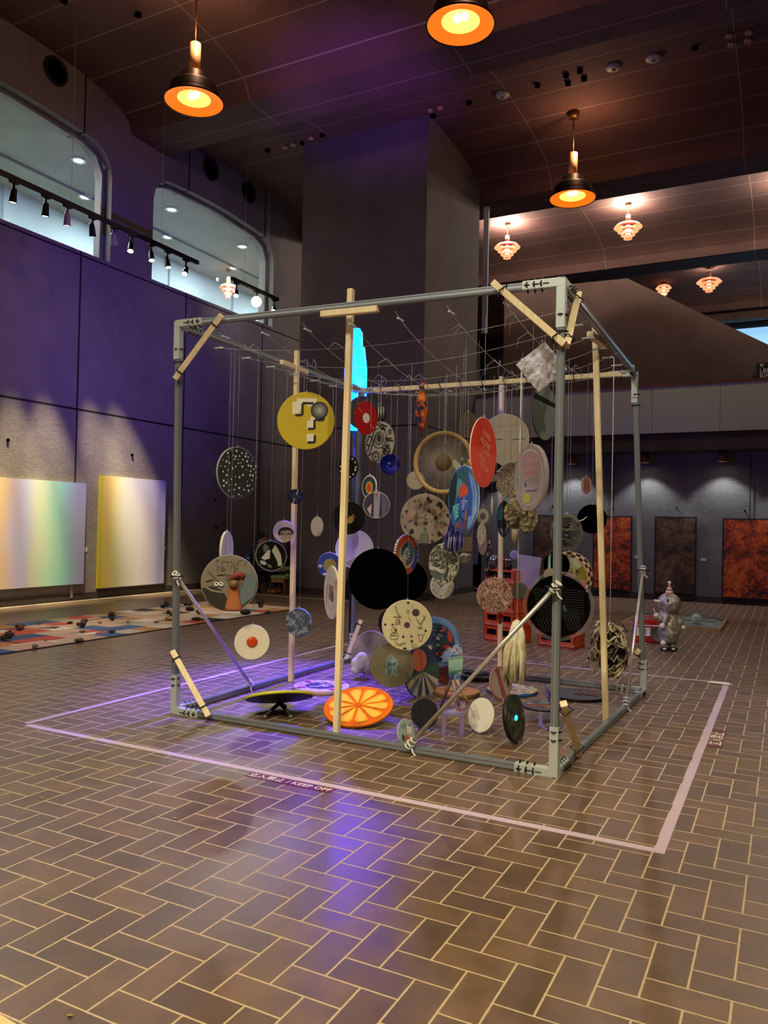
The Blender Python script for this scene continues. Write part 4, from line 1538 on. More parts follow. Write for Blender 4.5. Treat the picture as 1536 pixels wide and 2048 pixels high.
def disc(name, label, cat, px, py, h, D, draw, az=0, el=0, roll=0, depth=None, front='#cfc6b4', rim=None, back=None, t=.012, rough=.5, strung=True, dome=0.0, group=None, part_name='panel'):
    dp = depth or F * D / h
    P = at(px, py, dp)
    D = h * dp / F if depth else D
    R = facing(P, math.radians(az), math.radians(el), math.radians(roll))
    o = thing(name, label, cat, P, R, group)
    fm = front if not isinstance(front, str) else mat(front, rough)
    rm = (rim if not isinstance(rim, str) else mat(rim, rough)) if rim else fm
    bk = (back if not isinstance(back, str) else mat(back, rough)) if back else None
    f = Face(D / 2, t, fm, rm, bk, dome)
    if draw:
        draw(f, o)
    f.build(part_name, o, fix=False)
    if strung:
        hang(o, P, R, D / 2)
    return o


RR = random.Random(3)


def d_yellow(f, o):
    f.poly('#d8cdb0', [(-.48, .24), (-.48, .66), (-.33, .66), (-.33, .78), (.36, .78), (.36, .55), (.1, .5), (-.1, .6), (-.22, .3), (-.28, .24)])
    f.poly('#d8cdb0', [(.04, -.3), (.04, 0), (.16, 0), (.16, .14), (.45, .14), (.45, 0), (.3, -.1), (.3, -.3)])
    f.poly('#d8cdb0', [(.04, -.72), (.04, -.45), (.3, -.45), (.3, -.72)])
    f.line('#0c0b08', [(-.37, .19), (-.12, .19), (-.12, .61), (.26, .61)], .085).line('#0c0b08', [(.08, -.28), (.31, -.28), (.31, .03), (.62, .03), (.62, .2)], .085).line('#0c0b08', [(.08, -.75), (.33, -.75), (.33, -.5)], .085)
    b = MB()
    for k in range(9):
        pass
    mt = NT('shaded_ball_print')
    gr = mt.n('ShaderNodeVectorMath', operation='LENGTH')
    mt.l(mt.coords(), gr.inputs[0])
    c = mt.ramp(mt.math('DIVIDE', gr.outputs['Value'], .3 * f.R), [(0, '#a8a49c'), (.35, '#7d7973'), (.9, '#15130f'), (1, '#0b0a08')])
    q = Face(.3 * f.R, .001, mt.out(c, .5), BLACK).build('ball_print', o, fix=False)
    q.location = (.47 * f.R, .37 * f.R, f.z + .0008)


def d_dots(f, o):
    k = 0
    pts = []
    while k < 62:
        x, y = RR.uniform(-.93, .93), RR.uniform(-.93, .93)
        if math.hypot(x, y) < .93 and all(math.hypot(x - a, y - b) > .14 for a, b in pts):
            pts.append((x, y))
            f.circle('#d5d5cc', x, y, RR.choice([.025, .035, .045]), n=12)
            k += 1
    f.line('#0d0f0f', [(-.35, .9), (-.38, .35)], .05)


def d_cd(f, o):
    for k in range(18):
        a = k * PI / 9
        f.line(('#101a5a', '#0a0f2e', '#16266e')[k % 3], [(.25 * math.cos(a), .25 * math.sin(a)), (.95 * math.cos(a), .95 * math.sin(a))], .12)
    f.line('#c8b838', [(.12, .2), (.3, .95)], .08).line('#e08a30', [(-.12, -.2), (-.32, -.95)], .1).circle('#05060a', 0, 0, .22)


def d_eyes(f, o):
    f.circle('#9a8478', .2, -.35, .62, .62)
    f.poly('#1d1518', [(-.55, -.25), (-.5, .1), (-.3, .32), (.1, .42), (.55, .35), (.85, .05), (.9, -.2), (.75, -.2), (.6, .05), (.3, .12), (0, .08), (-.3, .0), (-.42, -.4)])
    f.line('#2a1c1c', [(-.38, -.28), (-.2, -.2), (.02, -.27)], .09).line('#2a1c1c', [(.3, -.25), (.5, -.18), (.72, -.22)], .09)
    for x in (-.18, .48):
        f.circle('#cfc4c0', x, -.46, .16, .08).circle('#1a1012', x, -.47, .07).circle('#e0d8d8', x + .02, -.45, .02, n=8)
    f.line('#7a5a50', [(.15, -.3), (.12, -.62)], .05)


def d_relief(f, o):
    for k in range(26):
        x, y = RR.uniform(-.5, .8), RR.uniform(.1, .85)
        f.line('#57503f', [(x, y), (x + RR.uniform(.08, .22), y + RR.uniform(-.03, .03))], .018).line('#57503f', [(x, y), (x, y - RR.uniform(.08, .25))], .018)
    f.poly('#5d6a6c', [(.45, -.8), (.35, -.2), (.55, .2), (.8, .45), (.97, .1), (.9, -.45)])
    f.poly('#2b251e', [(-.95, -.2), (-.6, -.1), (-.25, -.25), (-.1, -.45), (0, -.95), (-.4, -.9), (-.75, -.6)])
    f.line('#8a7f68', [(-.8, -.16), (-.55, -.28), (-.2, -.32)], .06)
    f.line('#6f6650', [(-.75, .45), (-.4, .1)], .05).line('#7a715c', [(-.45, .32), (-.15, .36)], .07).line('#7a715c', [(-.85, .1), (-.6, .2)], .12)
    for x in (-.44, -.28):
        f.circle('#d8d0ba', x, -.03, .08).circle('#1a1510', x, -.02, .03)
    R = f.R
    b = mb(mat('#a8663c', .35)).lathe([(0, -.98), (.28, -.98), (.3, -.85), (.22, -.55), (.17, -.3), (.2, -.2), (.16, -.12), (0, -.1)], 24, (0, 0, 0), M.Rotation(-PI / 2, 3, 'X'))
    for v in b.bm.verts:
        v.co = V((v.co.x * R + .17 * R, v.co.y * R, v.co.z * R * .4 + f.z))
    b.build('terracotta_figure', o)
    b = mb(mat('#7a5a34', .6)).tube([V((.17, -.12, .08)) * R + V((0, 0, f.z)), V((.2, .12, .08)) * R + V((0, 0, f.z))], [.16 * R, .12 * R], 12).tube([V((.02, -.45, .05)) * R, V((.02, -.1, .12)) * R, V((.12, .1, .1)) * R], .03 * R, 8).tube([V((.42, -.3, .05)) * R, V((.46, 0, .12)) * R, V((.42, .16, .1)) * R], .03 * R, 8)
    b.build('figure_torso', o)
    b = mb(mat('#7a2f22', .6)).tube([V((.04, .1, .1)) * R, V((.15, .22, .15)) * R, V((.32, .33, .15)) * R, V((.48, .26, .12)) * R, V((.52, .2, .1)) * R], [.04 * R, .1 * R, .11 * R, .1 * R, .05 * R], 10)
    b.build('red_hood', o)


def d_dish(f, o):
    f.ring('#5a564c', 0, 0, .94, .99)
    f.poly('#8f8a7a', [(-.1, .75), (.2, .6), (.5, .35), (.8, -.1), (.85, -.3), (.65, -.4), (.5, -.15), (.1, .15), (-.1, .3)])
    f.poly('#9a958a', [(-.35, .25), (-.2, .3), (-.1, 0), (0, -.2), (-.25, -.45), (-.5, -.45), (-.42, -.15)]).poly('#8a8478', [(-.5, -.62), (-.2, -.5), (0, -.6), (-.1, -.75), (-.35, -.78)])
    f.poly('#3a3a30', [(-.7, .5), (-.4, .45), (-.3, .2), (-.5, 0), (-.7, .2)]).circle('#4a5040', .2, -.65, .15, .1)


def d_egg(f, o):
    q = mb(mat('#c2440e', .12, coat=.6)).ball((0, 0, 0), .32 * f.R, 3, (1, 1, .45)).build('yolk', o)
    q.location = (0, 0, f.z)


def d_texture(c1, c2, c3, sc=12, bump=.8):
    return blotch('thick_paint', ((.32, c1), (.5, c2), (.66, c3)), sc, .5, detail=5, dist=1.2, bump=bump)


def d_whiteplate(f, o):
    f.ring('#a8a298', 0, 0, .6, .63).poly('#8a7a70', [(-.25, .3), (.35, .25), (.35, -.35), (-.3, -.25)]).poly('#4a4440', [(.1, .05), (.32, .03), (.32, -.32), (.1, -.3)]).poly('#b08a62', [(-.7, .1), (-.45, .3), (-.5, -.6), (-.65, -.4)]).poly('#b89a78', [(.5, .5), (.8, .55), (.75, .15), (.55, .2)])


def d_blueyellow(f, o):
    f.circle('#8a7a3a', .05, -.05, .55).circle('#b8b4ae', -.75, -.1, .16, .12).line('#d8d4cc', [(-.5, -.75), (-.1, -.7)], .15).poly('#1c2f8a', [(-.9, -.3), (-.6, -.3), (-.5, -.8), (-.75, -.62)])


def d_record(lbl, hole=True, glare=None):
    def f_(f, o):
        for k in range(5):
            r = .5 + .095 * k
            f.ring('#161414' if f.mats[0].name else '#161414', 0, 0, r, r + .006) if lbl != '#e2d8c8' else f.ring('#a02a26', 0, 0, r, r + .008)
        f.circle(lbl, 0, 0, .3)
        f.circle('#1a1612', 0, 0, .03, n=10)
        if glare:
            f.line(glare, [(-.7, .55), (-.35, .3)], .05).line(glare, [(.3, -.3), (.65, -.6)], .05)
    return f_


def d_lp_hand(f, o):
    f.poly('#a8823e', [(-.12, -.2), (.05, .1), (.2, .12), (.3, .05), (.32, -.15), (.2, -.3), (-.05, -.35)]).line('#b08a44', [(.22, .1), (.3, .25)], .06).line('#b08a44', [(.3, .02), (.4, .1)], .05)


def d_vcut(f, o):
    f.poly('#b2a89c', [(.97, .1), (-.55, -.75), (-.2, -.95), (.5, -.8), (.9, -.4)])


def d_cream(f, o):
    f.circle('#4a3040', 0, 0, .12).circle('#3f2c34', .34, .5, .15).circle('#2a1c20', .03, .88, .05)
    f.circle('#3a2a34', -.86, 0, .05).circle('#5a3440', -.57, 0, .05).circle('#6a4a58', .18, -.44, .055)
    f.poly('#15100c', [(-.2, -.5), (-.14, -.38), (-.08, -.5)]).poly('#15100c', [(.7, -.25), (.78, -.24), (.78, -.16), (.7, -.17)]).circle('#1a1410', -.1, -.92, .04).circle('#1a1410', -.04, -.92, .04).poly('#1a1410', [(-.14, -.93), (.0, -.93), (-.07, -1.0)])
    ink = '#4a4230'
    f.line(ink, [(-.5, .7), (-.42, .45), (-.32, .35), (-.3, .15), (-.42, .05), (-.48, -.02)], .016).line(ink, [(-.5, .7), (-.44, .72), (-.36, .45), (-.26, .36)], .016).line(ink, [(-.55, .33), (-.4, .3), (-.3, .33), (-.22, .28)], .03).line(ink, [(-.42, .2), (-.3, .08), (-.26, -.02)], .016).ring(ink, -.37, .12, .09, .105)
    f.ring(ink, -.5, -.2, .1, .115).circle(ink, -.46, -.2, .05).line(ink, [(-.65, -.38), (-.6, -.32), (-.38, -.32), (-.33, -.42), (-.36, -.55), (-.6, -.57), (-.66, -.5), (-.65, -.38)], .018).line(ink, [(-.62, -.43), (-.5, -.4), (-.4, -.44)], .03).line(ink, [(-.42, -.6), (-.38, -.72), (-.3, -.76), (-.05, -.68)], .016).line(ink, [(-.5, -.6), (-.42, -.78), (-.3, -.82), (-.05, -.72)], .016)
    f.line(ink, [(.35, .28), (.5, .05), (.72, .3), (.6, .22)], .016).line(ink, [(.62, .42), (.68, .3), (.74, .4)], .016).line(ink, [(.42, .2), (.55, -.02), (.62, .2)], .016).line(ink, [(.42, -.05), (.5, -.12), (.55, -.06), (.6, -.12)], .03)
    f.line(ink, [(.4, -.3), (.45, -.36), (.5, -.6), (.58, -.62), (.66, -.36), (.72, -.3)], .016).line(ink, [(.45, -.36), (.66, -.36)], .016)
    f.circle('#3a3026', .2, -.62, .05).circle('#a89a7a', .3, -.8, .14, .09).ring(ink, .03, .55, .05, .065).line(ink, [(.0, .45), (.06, .45)], .016).line(ink, [(.04, .35), (.15, .15)], .014).ring(ink, .22, .74, .05, .06, 1.2, 5)


def d_world(f, o):
    f.ring('#5f88b0', 0, 0, .8, .98).ring('#3d628c', .0, 0, .76, .81)
    RQ = random.Random(9)
    for k in range(60):
        a, r = RQ.uniform(0, 6.28), .72 * math.sqrt(RQ.random())
        c_ = RQ.choice(['#1b2a3c', '#16222c', '#27442e', '#3a4a3a', '#8a4a2a', '#a03024', '#b8a890', '#0e1418', '#5a6a7a', '#2a4a6a'])
        s = RQ.uniform(.05, .2)
        x, y = r * math.cos(a), r * math.sin(a)
        f.poly(c_, [(x + s * RQ.uniform(.4, 1) * math.cos(b), y + s * RQ.uniform(.3, .9) * math.sin(b)) for b in [i * 1.047 + RQ.uniform(-.3, .3) for i in range(6)]])
    f.poly('#b03a2a', [(.55, .55), (.72, .3), (.7, 0), (.55, .15), (.5, .4)]).poly('#8fb4d0', [(.4, -.3), (.75, -.2), (.6, -.7), (.3, -.75)]).poly('#141c24', [(-.6, -.25), (-.1, -.35), (.1, -.6), (-.3, -.65)])


def d_patch(f, o):
    f.poly('#8a9a88', [(-.3, -.42), (-.22, .3), (-.12, .44), (.02, .42), (.25, .2), (.27, -.52)])
    q = mb(blotch('blue_glaze', ((.35, '#2a4450'), (.5, '#5a7a80'), (.66, '#8aa08a')), 30, .3, bump=.6))
    R = f.R
    q.prism([(x * R, y * R) for x, y in [(-.26, -.38), (-.19, .28), (-.1, .4), (.02, .37), (.22, .17), (.24, -.46)]], f.z, f.z + .006, 'z')
    q.build('glazed_patch', o)


def d_fan(f, o):
    f.poly('#3a4668', [(.0, -.1), (-.9, -.1), (-.95, .25), (-.7, .7), (-.2, .97), (.5, .85), (.95, .3), (.9, -.05)])
    f.poly('#52665a', [(-.95, -.1), (0, 0), (-.9, -.42)]).poly('#3f5a4c', [(0, 0), (.97, -.1), (.95, .2), (.5, .3)])
    cs = ['#b0a878', '#5a6a78', '#a8a4a0', '#4a4a5a', '#c0b898', '#3a3a6a', '#a89878', '#6a5a4a', '#a8b0a0', '#3d5248']
    a0 = PI + .35
    for k, c_ in enumerate(cs):
        a, b = a0 + k * .265, a0 + (k + 1) * .265
        f.poly(c_, [(.05, .02), (1.1 * math.cos(a), 1.1 * math.sin(a)), (1.1 * math.cos((a + b) / 2), 1.1 * math.sin((a + b) / 2)), (1.1 * math.cos(b), 1.1 * math.sin(b))])
    f.circle('#d8785a', -.12, .46, .42, .42)


def d_star(f, o):
    for k in range(6):
        f.line('#3a5560', [(-.6 + .22 * k, .5 + .1 * (k % 3)), (-.55 + .22 * k, .25)], .08)
    f.poly('#d0c8b4', [(0, .5), (.6, .45), (.6, -.1), (.1, -.05)])
    f.poly('#b83a24', [(0, -.1), (.1, -.3), (.35, -.3), (.15, -.45), (.25, -.7), (0, -.55), (-.22, -.7), (-.15, -.45), (-.3, -.3), (-.1, -.3)]).circle('#c87a28', 0, -.42, .1).circle('#2f4a55', -.4, -.4, .15, .25)


def d_eye(f, o):
    f.ring('#a83c1c', 0, 0, .62, .97, .3, 2.9).ring('#2a3f8a', 0, 0, .66, .97, -1.1, .5).ring('#a0602a', 0, 0, .62, .97, 2.7, 4.2).ring('#a84a2a', 0, 0, .66, .97, 4.1, 5.3).ring('#5a1a20', 0, 0, .86, .98, .2, 1.6)
    f.circle('#c8b89a', 0, -.02, .66).circle('#3f566a', .02, .05, .6).poly('#1d2a3a', [(-.5, .1), (-.3, .5), (.2, .6), (-.2, .25)]).poly('#b0a284', [(-.55, -.15), (-.3, .05), (-.02, -.1), (-.1, -.5), (.05, -.75), (-.35, -.55)])
    for k in range(9):
        a = k * .7
        f.poly('#d8d4bc', [(-.05 + .16 * math.cos(a - .3), .05 + .16 * math.sin(a - .3)), (-.05 + .36 * math.cos(a), .05 + .36 * math.sin(a)), (-.05 + .16 * math.cos(a + .3), .05 + .16 * math.sin(a + .3))])
    f.circle('#c8c4b0', -.05, .05, .17).ring('#1c1a1a', -.05, .05, .1, .15).circle('#1c1a1a', -.05, .05, .06)
    b = mb(mat('#cfc9c0', .3))
    for k in range(9):
        a = 2.4 + k * .13
        b.ball((1.03 * f.R * math.cos(a), 1.03 * f.R * math.sin(a), .004), .012, 1)
    for k in range(5):
        a = -.3 + k * .25
        b.ball((1.02 * f.R * math.cos(a), 1.02 * f.R * math.sin(a), .004), .008, 1)
    b.build('pearl_edging', o)


def d_checker(f, o):
    n = 30
    for k in range(n):
        a, b = 2 * PI * k / n, 2 * PI * (k + 1) / n
        f.ring('#2a130e' if k % 2 else '#d8b8a0', 0, 0, .88, .97, a, b, 80).ring('#d8b8a0' if k % 2 else '#2a130e', 0, 0, .78, .88, a, b, 80)
    f.circle('#b08a72', 0, 0, .78)
    f.poly('#b2b69a', [(-.1, .75), (.25, .72), (.5, .45), (.3, .2), (-.1, .1)]).poly('#84721e', [(.3, .2), (.5, .45), (.7, .2), (.74, -.15), (.4, -.2), (.2, -.1)]).poly('#b0583c', [(.1, -.25), (.74, -.2), (.65, -.45), (.4, -.7), (0, -.75), (-.1, -.4)]).poly('#c8702c', [(-.2, .1), (-.1, .75), (-.35, .65), (-.5, .3)])
    RQ = random.Random(4)
    for k in range(34):
        x, y = RQ.uniform(-.15, .35), RQ.uniform(-.3, .3)
        f.poly(RQ.choice(['#4a5a62', '#a8a030', '#c8c0a0', '#3a2414', '#a05a4a', '#5a4a28', '#2a1a10', '#c8b830']), [(x, y), (x + RQ.uniform(.03, .12), y + RQ.uniform(-.06, .06)), (x + RQ.uniform(-.04, .08), y + RQ.uniform(.05, .14))])


def d_red(f, o):
    ink = '#e8a090'
    for tx, y, x in (('SURE', .5, .2), ('ALONE', .26, .08), ('CAN', .02, .1), ('PAIN', -.2, -.1), ('TO BE', -.44, .02), ('L', -.66, -.3)):
        f.word(ink, tx, .25, x, y, -.3)


def d_portrait(f, o):
    f.poly('#0f2a30', [(-.97, .2), (-.85, .55), (-.5, .85), (-.4, .75), (-.45, .2), (-.6, -.3), (-.85, -.45)])
    f.poly('#2c5c70', [(-.4, .8), (0, .96), (.3, .8), (.35, .4), (0, .35), (-.3, .5)]).poly('#4f9ab0', [(-.35, .62), (-.15, .6), (0, .5), (-.25, .2), (-.42, .0), (-.42, .3)])
    f.poly('#6a92d8', [(.35, .8), (.7, .6), (.92, .2), (.9, -.3), (.6, -.75), (.3, -.9), (.4, -.2), (.5, .3)]).poly('#2a50b8', [(.3, .6), (.42, .6), (.62, .1), (.6, -.5), (.35, -.5), (.42, .1)]).poly('#8fa8dc', [(.78, .45), (.95, .1), (.9, -.35), (.55, -.82), (.7, -.4), (.82, 0)])
    f.poly('#c4503e', [(-.28, .28), (.05, .5), (.34, .3), (.36, .12), (-.22, .02)])
    f.poly('#3a5cc4', [(-.22, .03), (.36, .13), (.38, -.25), (.3, -.5), (.1, -.62), (-.12, -.5), (-.24, -.2)]).poly('#6f8ee0', [(.02, .03), (.2, .05), (.22, -.2), (.1, -.4), (-.05, -.25)])
    for x in (0, .24):
        f.circle('#b8c8f0', x, -.08, .075, .04).circle('#0d1540', x, -.08, .035).line('#121a4a', [(x - .09, -.01), (x + .06, .01)], .025)
    f.line('#1a2668', [(.15, -.1), (.2, -.26), (.12, -.28)], .025).line('#161e58', [(.02, -.38), (.12, -.35), (.2, -.39)], .035).line('#141c50', [(-.22, .05), (-.25, -.25), (-.05, -.56), (.12, -.64)], .04)
    for k in range(4):
        f.poly('#5cb4cc', [(-.62 + .04 * k, -.2 - .1 * k), (-.25, -.12 - .11 * k), (-.16, -.18 - .11 * k), (-.3, -.24 - .11 * k), (-.6 + .06 * k, -.36 - .1 * k)])
    f.poly('#4a4a9a', [(-.25, -.62), (.1, -.66), (.1, -.9), (-.2, -.9)]).poly('#8a5248', [(-.45, -.72), (-.2, -.7), (-.15, -.85), (-.4, -.86)]).poly('#5f3f52', [(0, -.7), (.35, -.58), (.32, -.9), (.02, -.97)]).poly('#a0664e', [(.22, -.4), (.36, -.3), (.34, -.62), (.2, -.6)])


def d_kaleido(f, o):
    RQ = random.Random(8)
    for k in range(70):
        a, r = RQ.uniform(0, 6.28), .95 * math.sqrt(RQ.random())
        s = RQ.uniform(.03, .12)
        x, y = r * math.cos(a), r * math.sin(a)
        c_ = RQ.choice(['#2a2018', '#3a2c1e', '#4a3c2a', '#8a7a4a', '#6a6a5a', '#a06a4a', '#8a8a7a', '#1c1610', '#b0a060'])
        f.poly(c_, [(x + s * RQ.uniform(.4, 1) * math.cos(b), y + s * RQ.uniform(.4, 1) * math.sin(b)) for b in [i * 1.047 for i in range(6)]])
    for k in range(9):
        x, y = RQ.uniform(-.5, .6), RQ.uniform(-.6, .6)
        f.line('#2c241a', [(x, y), (x + .12, y + .16), (x + .08, y + .34)], .02).line('#2c241a', [(x + .12, y + .16), (x + .3, y + .2)], .015)
    f.poly('#7a8076', [(-.15, -.55), (.12, -.5), (.15, -.95), (-.2, -.93)]).poly('#b88a6a', [(-.75, .1), (-.6, .2), (-.5, 0), (-.65, -.1)])


def d_circuit(f, o):
    ink = '#1d1a16'
    for x, y, r in ((.05, .2, .5), (.0, .2, .3), (.05, .2, .17), (-.45, -.55, .28), (.35, -.6, .22), (.4, .62, .14), (.82, .2, .12)):
        f.ring(ink, x, y, r - .045, r).ring(ink, x, y, r * .6, r * .6 + .035).circle(ink, x, y, r * .22)
    for a, b in (((-.9, -.1), (-.2, .6)), ((-.8, -.25), (-.1, .45)), ((-.8, .35), (-.55, .6)), ((-.55, .6), (-.35, .4)), ((-.2, -.9), (.25, -.4)), ((.5, -.1), (.9, -.3)), ((.45, 0), (.85, -.15)), ((.1, -.3), (.5, -.75)), ((-.4, .9), (0, .7)), ((.1, .95), (.6, .4)), ((.25, .95), (.72, .5)), ((-.9, -.3), (-.6, -.3)), ((.3, -.3), (.6, -.4)), ((-.65, .1), (-.85, .3))):
        f.line(ink, [a, b], .06)


def d_target(f, o):
    f.circle('#1e2f4a', 0, 0, .88).circle('#2f4a4a', 0, -.02, .66).circle('#c89a28', 0, -.05, .48, .5).circle('#c8641e', 0, -.05, .34, .4).circle('#b8401a', 0, -.05, .2, .3)


def d_mirror(f, o):
    f.poly('#8a8298', [(-.2, .95), (.3, .95), (.2, -.95), (-.2, -.95)]).poly('#4a4a6a', [(.35, .9), (.75, .6), (.9, 0), (.7, -.6), (.4, -.85)]).poly('#2a2838', [(-.9, .2), (-.3, .6), (-.25, .4), (-.85, .0)]).poly('#6a3a3a', [(-.1, .8), (.05, .85), (-.05, .4)]).poly('#a89a94', [(-.7, -.3), (-.35, .1), (-.4, -.8)]).ring('#aaa6b4', 0, 0, .95, .985)


def d_photo(f, o):
    f.poly('#b8b8a6', [(-.96, -.2), (.1, -.35), (.05, -.6), (-.7, -.6), (-.9, -.4)]).poly('#55605c', [(-.85, -.45), (.1, -.5), (.0, -.85), (-.4, -.88), (-.7, -.7)]).line('#1d1f1c', [(-.6, -.42), (.0, -.52)], .03)


def d_clock(f, o):
    for k in range(12):
        a = PI / 2 - (k + 1) * PI / 6
        f.word('#5a5650', str(k + 1), .26, .74 * math.cos(a), .74 * math.sin(a))
    f.line('#161412', [(.02, -.02), (-.42, .42)], .05).line('#161412', [(0, 0), (.5, .4)], .04).line('#6a6660', [(.02, .05), (-.2, -.25)], .02).circle('#161412', 0, 0, .05, n=12)


def d_mosaic(f, o):
    pass


def d_ringgame(f, o):
    f.ring('#a8303c', 0, 0, .6, .62).circle('#16121a', 0, 0, .58)
    RQ = random.Random(2)
    for k in range(16):
        x, y = RQ.uniform(-.45, .4), RQ.uniform(-.35, .35)
        f.poly('#cfc6c4', [(x, y), (x + .16, y + .04), (x + .2, y + .14), (x + .05, y + .12)])
    for k, ch in enumerate('OPENTOCYCLEREPORT'[:16]):
        a = PI / 2 - k * 2 * PI / 16
        f.word('#4a3238', ch, .2, .79 * math.cos(a), .79 * math.sin(a), a - PI / 2)
    for a in (.5, 2.2, 3.6, 5.2):
        f.ring('#c04a88', 0, 0, .62, .97, a, a + .18, 80)


def d_orange(f, o):
    f.circle('#d8661a', 0, 0, .93, spec=0.0)
    for k in range(10):
        a = 2 * PI * k / 10 + .15
        f.poly('#e2a424', [(.1 * math.cos(a + .31), .1 * math.sin(a + .31))] + [(r * math.cos(a + q), r * math.sin(a + q)) for r, q in ((.7, .05), (.84, .12), (.87, .31), (.84, .5), (.7, .57))], spec=0.0)
        f.poly('#ecbc3a', [(.2 * math.cos(a + .31), .2 * math.sin(a + .31))] + [(r * math.cos(a + q), r * math.sin(a + q)) for r, q in ((.62, .12), (.78, .2), (.8, .31), (.78, .42), (.62, .5))], spec=0.0)
    f.circle('#c8601e', 0, 0, .1, spec=0.0)


def d_geo(f, o):
    f.poly('#7a947c', [(-.2, .6), (.3, .9), (.7, .55), (.2, .4)]).poly('#a84024', [(-.9, .1), (-.2, .2), (.4, .1), (-.5, -.3)]).poly('#b8623c', [(.1, 0), (.9, -.1), (.6, -.6), (-.1, -.3)]).poly('#2a2a4a', [(-.3, -.1), (.2, -.2), (-.1, -.5)]).poly('#b8a088', [(-.8, .35), (-.3, .3), (-.5, .7)]).poly('#35405a', [(.2, .3), (.9, .3), (.9, 0), (.4, .1)])


def d_reddots(f, o):
    RQ = random.Random(6)
    for k in range(46):
        f.circle('#7a3230', RQ.uniform(-.1, .85), RQ.uniform(-.35, .65), RQ.uniform(.03, .07), n=8)


# --- big hanging discs, left side
disc('painted_disc', 'yellow disc with pixel question mark and black ball, hanging highest left', 'disc', 612, 842, 115, .45, d_yellow, -8, 0, 0, None, '#b8a010', '#c2a812', t=.03)
disc('painted_disc', 'dark slate disc sprinkled with white dots, hanging far left', 'disc', 474, 946, 104, .435, d_dots, 41, 0, 0, 6.55, '#2b302f', '#8f8d84', t=.02)
disc('compact_disc', 'small blue black disc with rainbow streak before the left timber', 'disc', 591, 993, 30, .12, d_cd, 5, 0, 0, 6.25, '#0b1030', t=.002, rough=.15)
disc('photo_disc', 'small white disc printed with the top of a dark haired face', 'disc', 568, 1063, 44, .2, d_eyes, 12, 0, 0, 7.1, '#b8aac8', t=.008)
disc('paper_disc', 'small plain grey oval disc right of the left timber', 'disc', 634, 1053, 40, .17, None, -52, 0, 0, None, '#a8a29c', t=.005)
disc('white_board_disc', 'white disc seen nearly edge on, above the grey relief disc', 'disc', 453, 1100, 76, .31, None, 72, 0, 0, 6.4, '#c8c2ae', '#c8c2ae', t=.02)
disc('relief_disc', 'large grey relief disc with eyed monster and terracotta figure', 'disc', 459, 1166, 113, .45, d_relief, -8, 0, 0, 6.1, '#7a7262', '#a09880', t=.02)
disc('black_plate', 'tilted black plate with torn grey shapes, beside the relief disc', 'plate', 542, 1112, 64, .28, d_dish, 12, 18, -28, 6.75, mat('#0c0a08', .8, spec=.1), '#5a564c', t=.02)
disc('egg_disc', 'cream record with a glossy orange yolk, like a fried egg', 'disc', 504, 1284, 70, .28, d_egg, 6, 0, 0, 6.2, '#ded6c2', '#ded6c2', t=.006)
disc('painted_disc', 'turquoise edged grey disc of thick paint before the left timber foot', 'disc', 598, 1245, 57, .25, None, -26, 0, 14, None, d_texture('#1f2734', '#4a5560', '#a0a4a0'), mat('#3f9a9c', .5), t=.02)
disc('white_plate', 'tall white plate turned nearly edge on, left of the front timber', 'plate', 664, 1185, 106, .45, d_whiteplate, -74, 0, 0, 6.6, '#c4beb4', '#d2ccc4', t=.02)
disc('painted_disc', 'small blue and olive disc peeping behind the edge on white plate', 'disc', 659, 1130, 50, .22, d_blueyellow, -15, 0, 0, 7.1, '#28388a', '#c0bcc0', t=.008)
disc('white_board_disc', 'white disc behind the front timber, above the largest black disc', 'disc', 709, 1098, 77, .36, d_vcut, 8, 0, 0, 7.4, '#dedad4', t=.01)
disc('vinyl_record', 'black record with gold hand on it, behind the front timber', 'record', 697, 1036, 66, .3, d_lp_hand, 0, 0, 0, 7.1, '#080707', t=.003, rough=.35)
disc('black_disc', 'largest matt black disc, right of the front timber', 'disc', 755, 1158, 122, .48, None, -16, 0, 0, 6.2, MATTE_BLACK, t=.015)
disc('black_disc', 'matt black disc half hidden behind the eye disc', 'disc', 814, 1161, 82, .36, None, -8, 0, 0, 6.95, MATTE_BLACK, t=.012)
disc('eye_disc', 'narrow orange and blue painted disc with a staring eye', 'disc', 812, 1109, 80, .33, d_eye, 56, 0, 0, 6.55, '#8a5a3a', '#8a6a5a', t=.02)
disc('drawing_disc', 'cream disc with line drawings and dark holes, lower centre', 'disc', 814, 1250, 101, .38, d_cream, 0, 0, 0, None, '#c0b58e', '#d8ceac', t=.01, rough=.3)
disc('vinyl_record', 'blue violet record peeping behind the cream drawing disc', 'record', 786, 1246, 60, .25, None, -10, 0, 0, 6.7, '#241a4a', t=.003, rough=.3)
disc('painted_disc', 'blue rimmed disc crowded with painted scenes, behind the cream drawing disc', 'disc', 870, 1285, 101, .46, d_world, -10, 0, 0, 7.2, '#27384a', '#5f88b0', t=.03)

